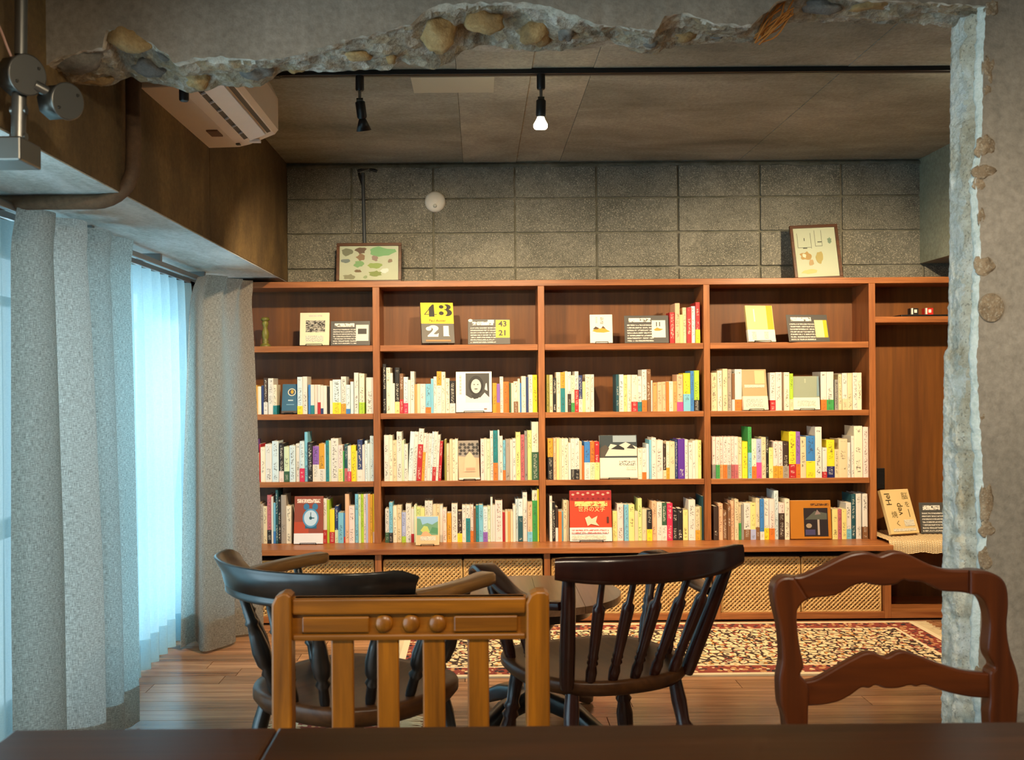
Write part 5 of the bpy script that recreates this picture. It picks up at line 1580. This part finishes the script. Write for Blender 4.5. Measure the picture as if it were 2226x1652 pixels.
def seat_mesh(w, d, zt, th):
    """saddle seat: rounded plan, dished top"""
    mb = MB()
    n, m = 48, 10
    def rim(an):
        c, s = math.cos(an), math.sin(an)
        e = .62 if s > 0 else .82
        x = math.copysign(abs(c) ** e, c) * w / 2 * (1 - .06 * (s < 0) * abs(s)); y_ = math.copysign(abs(s) ** e, s) * d / 2
        return x, y_
    vs, fs = [], []
    for j in range(m + 1):
        t = j / m
        for k in range(n):
            x, y_ = rim(2 * PI * k / n)
            dish = -.012 * math.cos(t * PI / 2) ** 1.2
            vs.append((x * t, y_ * t, zt + dish))
    for j in range(m):
        for k in range(n):
            k2 = (k + 1) % n
            fs.append((j * n + k, (j + 1) * n + k, (j + 1) * n + k2, j * n + k2))
    o1 = len(vs)
    for (sc, z) in ((1.012, zt - .006), (1.012, zt - th * .55), (.95, zt - th), (.0, zt - th)):
        for k in range(n):
            x, y_ = rim(2 * PI * k / n)
            vs.append((x * sc, y_ * sc, z))
    prev = m * n
    for i in range(4):
        for k in range(n):
            k2 = (k + 1) % n
            fs.append((prev + k, o1 + i * n + k, o1 + i * n + k2, prev + k2))
        prev = o1 + i * n
    mb.add(vs, fs, 0, True)
    return mb


# spindle-back armchair
sa = thing('armchair', 'dark spindle-back wooden armchair seen from behind', 'chair', (.31, 2.78, 0), math.radians(22))
part('seat', seat_mesh(.47, .45, .43, .038), M['dark_seat'], sa, True)
legs(sa, (.16, .15, .215, .20), (.15, .15, .20, .215), .40, M['dark'])
cz = .765
crest = catmull([(-.262, -.285, cz - .03), (-.15, -.335, cz - .034), (0, -.352, cz - .036), (.15, -.335, cz - .034), (.262, -.285, cz - .03)], 28)
hh = [.024 + .010 * math.sin(PI * k / 28) ** .6 for k in range(29)]
part('crest_rail', MB().sweep(crest, .0115, hh), M['dark'], sa, True)
for s in (-1, 1):
    part('back_post', MB().lathe((s * .175, -.17, .415), (s * .232, -.300, cz - .01), [(0, .017), (.06, .019), (.3, .020), (.7, .018), (.95, .014), (1, .008)], 14), M['dark'], sa, True)
SPN = [(0, .010), (.06, .013), (.14, .0145), (.20, .011), (.225, .0145), (.25, .011), (.275, .014), (.30, .012), (.5, .0145), (.70, .0155), (.735, .0150), (.76, .0085), (1, .0075)]
for k in range(5):
    u = (k - 2) / 2
    part('spindle', MB().lathe((u * .118, -.195 + .012 * abs(u), .415), (u * .155, -.345 + .022 * u * u, cz - .05), SPN, 12), M['dark'], sa, True)
for s in (-1, 1):
    arm = catmull([(s * .215, -.235, .635), (s * .245, -.15, .626), (s * .265, -.05, .632), (s * .272, .06, .660), (s * .268, .14, .672), (s * .262, .185, .652), (s * .258, .190, .628)], 30)
    part('arm', MB().sweep(arm, [.020 + .012 * min(1, k / 18) for k in range(31)], .010), M['dark'], sa, True)
    part('arm_support', MB().lathe((s * .205, .10, .42), (s * .258, .125, .652), [(0, .012), (.1, .016), (.3, .018), (.4, .013), (.44, .018), (.48, .013), (.53, .017), (.6, .013), (.85, .016), (1, .010)], 12), M['dark'], sa, True)
    part('arm_spindle', MB().lathe((s * .200, -.03, .42), (s * .258, -.04, .625), SPN, 10), M['dark'], sa, True)

# low-backed bow armchair
ba = thing('armchair', 'low-backed dark bow armchair with worn brown arm ends', 'chair', (-.33, 2.62, 0), math.radians(-35))
part('seat', seat_mesh(.48, .46, .42, .045), M['dark_seat'], ba, True)
legs(ba, (.17, .15, .23, .21), (.15, .15, .215, .235), .385, M['black_wood'])
bow = [(-.285, .20), (-.295, .10), (-.292, 0), (-.265, -.11), (-.20, -.205), (-.105, -.262), (0, -.28), (.105, -.262), (.20, -.205), (.265, -.11), (.292, 0), (.295, .10), (.285, .20)]
bz = lambda x, y_: .676 + .012 * max(0, y_ + .1)
path = catmull([(x, y_, bz(x, y_)) for x, y_ in bow], 72)
part('arm_bow', MB().sweep(path[16:57], .027, .0125), M['black_wood'], ba, True)
for rng, s in ((range(0, 18), -1), (range(55, 73), 1)):
    pp = [path[k] for k in rng]
    if s < 0: pp = pp[::-1]
    nn = len(pp)
    wv_ = [.026 + .010 * max(0, (k / (nn - 1) - .72) / .28) for k in range(nn)]
    wv_[-1] *= .6; wv_[-2] *= .92
    part('arm', MB().sweep(pp, wv_, .014), M['arm'], ba, True, label='worn brown arm end')
cp = catmull([(-.285, -.10, .70), (-.225, -.215, .715), (-.115, -.285, .722), (0, -.306, .724), (.115, -.285, .722), (.225, -.215, .715), (.285, -.10, .70)], 40)
mb = MB()
sec_n = 9
vs, fs = [], []
for k, p in enumerate(cp):
    d = (cp[min(k + 1, 40)] - cp[max(k - 1, 0)]); d.z = 0; d.normalize()
    out = Vector((d.y, -d.x, 0))
    e = min(1, math.sin(PI * k / 40) * 1.5 + .72)
    hgt = .066 * e
    z0 = .686
    ring = [(-.004, z0), (.016, z0), (.024, z0 + hgt * .5), (.040, z0 + hgt * .95), (.036, z0 + hgt), (.026, z0 + hgt * .98), (.012, z0 + hgt * .55), (-.004, z0 + hgt * .2)]
    for (o_, z) in ring:
        b_ = Vector((p.x, p.y, 0)) * 1.0
        vs.append((b_.x + out.x * (o_ - .012), b_.y + out.y * (o_ - .012), z))
m = 8
for k in range(40):
    for j in range(m):
        j2 = (j + 1) % m
        fs.append((k * m + j, k * m + j2, (k + 1) * m + j2, (k + 1) * m + j))
mb.add(vs, fs, 0, True)
mb.add(vs[:m], [tuple(reversed(range(m)))]); mb.add(vs[-m:], [tuple(range(m))])
part('crest', mb, M['black_wood'], ba, True)
SP2 = [(0, .010), (.08, .013), (.2, .012), (.24, .018), (.28, .012), (.33, .020), (.45, .023), (.62, .017), (.70, .013), (.73, .018), (.76, .013), (1, .011)]
for (x, y_) in ((-.292, .10), (-.29, -.02), (-.235, -.16), (-.12, -.255), (0, -.28), (.12, -.255), (.235, -.16), (.29, -.02), (.292, .10)):
    part('spindle', MB().lathe((x * .68, y_ * .72, .41), (x, y_, .668), SP2, 12), M['black_wood'], ba, True)

# ------------------------------------------------------------------ round coffee table between the armchairs
ct = thing('coffee_table', 'low round brown table on a black pedestal between the armchairs', 'table', (.19, 3.58, 0))
R, zt = .295, .45
n = 72
for k in range(4):     # top of four boards
    a, b = -R + 2 * R * k / 4 + .0006, -R + 2 * R * (k + 1) / 4 - .0006
    pts = []
    for i in range(13):
        x = a + (b - a) * i / 12; pts.append((x, math.sqrt(max(0, R * R - x * x))))
    for i in range(13):
        x = b - (b - a) * i / 12; pts.append((x, -math.sqrt(max(0, R * R - x * x))))
    pp = []
    for p_ in pts:
        if not pp or (abs(p_[0] - pp[-1][0]) + abs(p_[1] - pp[-1][1])) > 1e-5: pp.append(p_)
    if abs(pp[0][0] - pp[-1][0]) + abs(pp[0][1] - pp[-1][1]) < 1e-5: pp.pop()
    tb_ = MB().prism(pp, 0, .024)
    tb_.v = [(x, z, zt - .024 + y_) for (x, y_, z) in tb_.v]
    part('top_board', tb_, M['coffee'], ct, True)
part('apron', MB().lathe((0, 0, zt - .075), (0, 0, zt - .0245), [(0, .19), (1, .20)], 40), M['black_wood'], ct, True)
part('pedestal', MB().lathe((0, 0, .05), (0, 0, zt - .07), [(0, .06), (.1, .075), (.2, .045), (.5, .06), (.8, .05), (.9, .075), (1, .10)], 24), M['black_wood'], ct, True)
for k in range(4):
    an = PI / 4 + k * PI / 2
    d = Vector((math.cos(an), math.sin(an), 0))
    part('foot', MB().sweep([d * .03 + Vector((0, 0, .085)), d * .16 + Vector((0, 0, .07)), d * .27 + Vector((0, 0, .022)), d * .29 + Vector((0, 0, .018))], [.03, .03, .028, .02], [.03, .028, .02, .016]), M['black_wood'], ct, True)

# ------------------------------------------------------------------ pendant lamps of the near room (above and behind the picture)
for k, (x, y_, lab) in enumerate(((-.05, .75, 'black pendant lamp over the window end of the dining table'), (.95, .75, 'black pendant lamp over the wall end of the dining table'))):
    o = thing('pendant_lamp', lab, 'lamp', (x, y_, 1.95), group='pendant lamps over the dining table')
    part('cord', MB().tube([(x, y_, 2.55), (x, y_, 2.13)], .003, 8), M['black'], o)
    part('canopy', MB().lathe((x, y_, 2.55), (x, y_, 2.525), [(0, .045), (1, .04)], 20), M['black'], o)
    part('shade', MB().lathe((x, y_, 2.14), (x, y_, 1.95), [(0, .02), (.12, .03), (.5, .07), (1, .13), (.995, .127), (.5, .066), (.14, .026)], 28), M['black'], o)
    part('bulb', MB().lathe((x, y_, 2.10), (x, y_, 2.0), [(0, .013), (.3, .016), (.6, .03), (.85, .026), (1, .006)], 18), flat('#ffe9c4', .4, 0, 10), o)
    ld = bpy.data.lights.new('lamp_light', 'POINT'); ld.energy = 40; ld.color = (1.0, .84, .62); ld.shadow_soft_size = .03
    lo = bpy.data.objects.new('lamp_light', ld); COL.objects.link(lo); lo.parent = o; lo.location = (0, 0, .01)
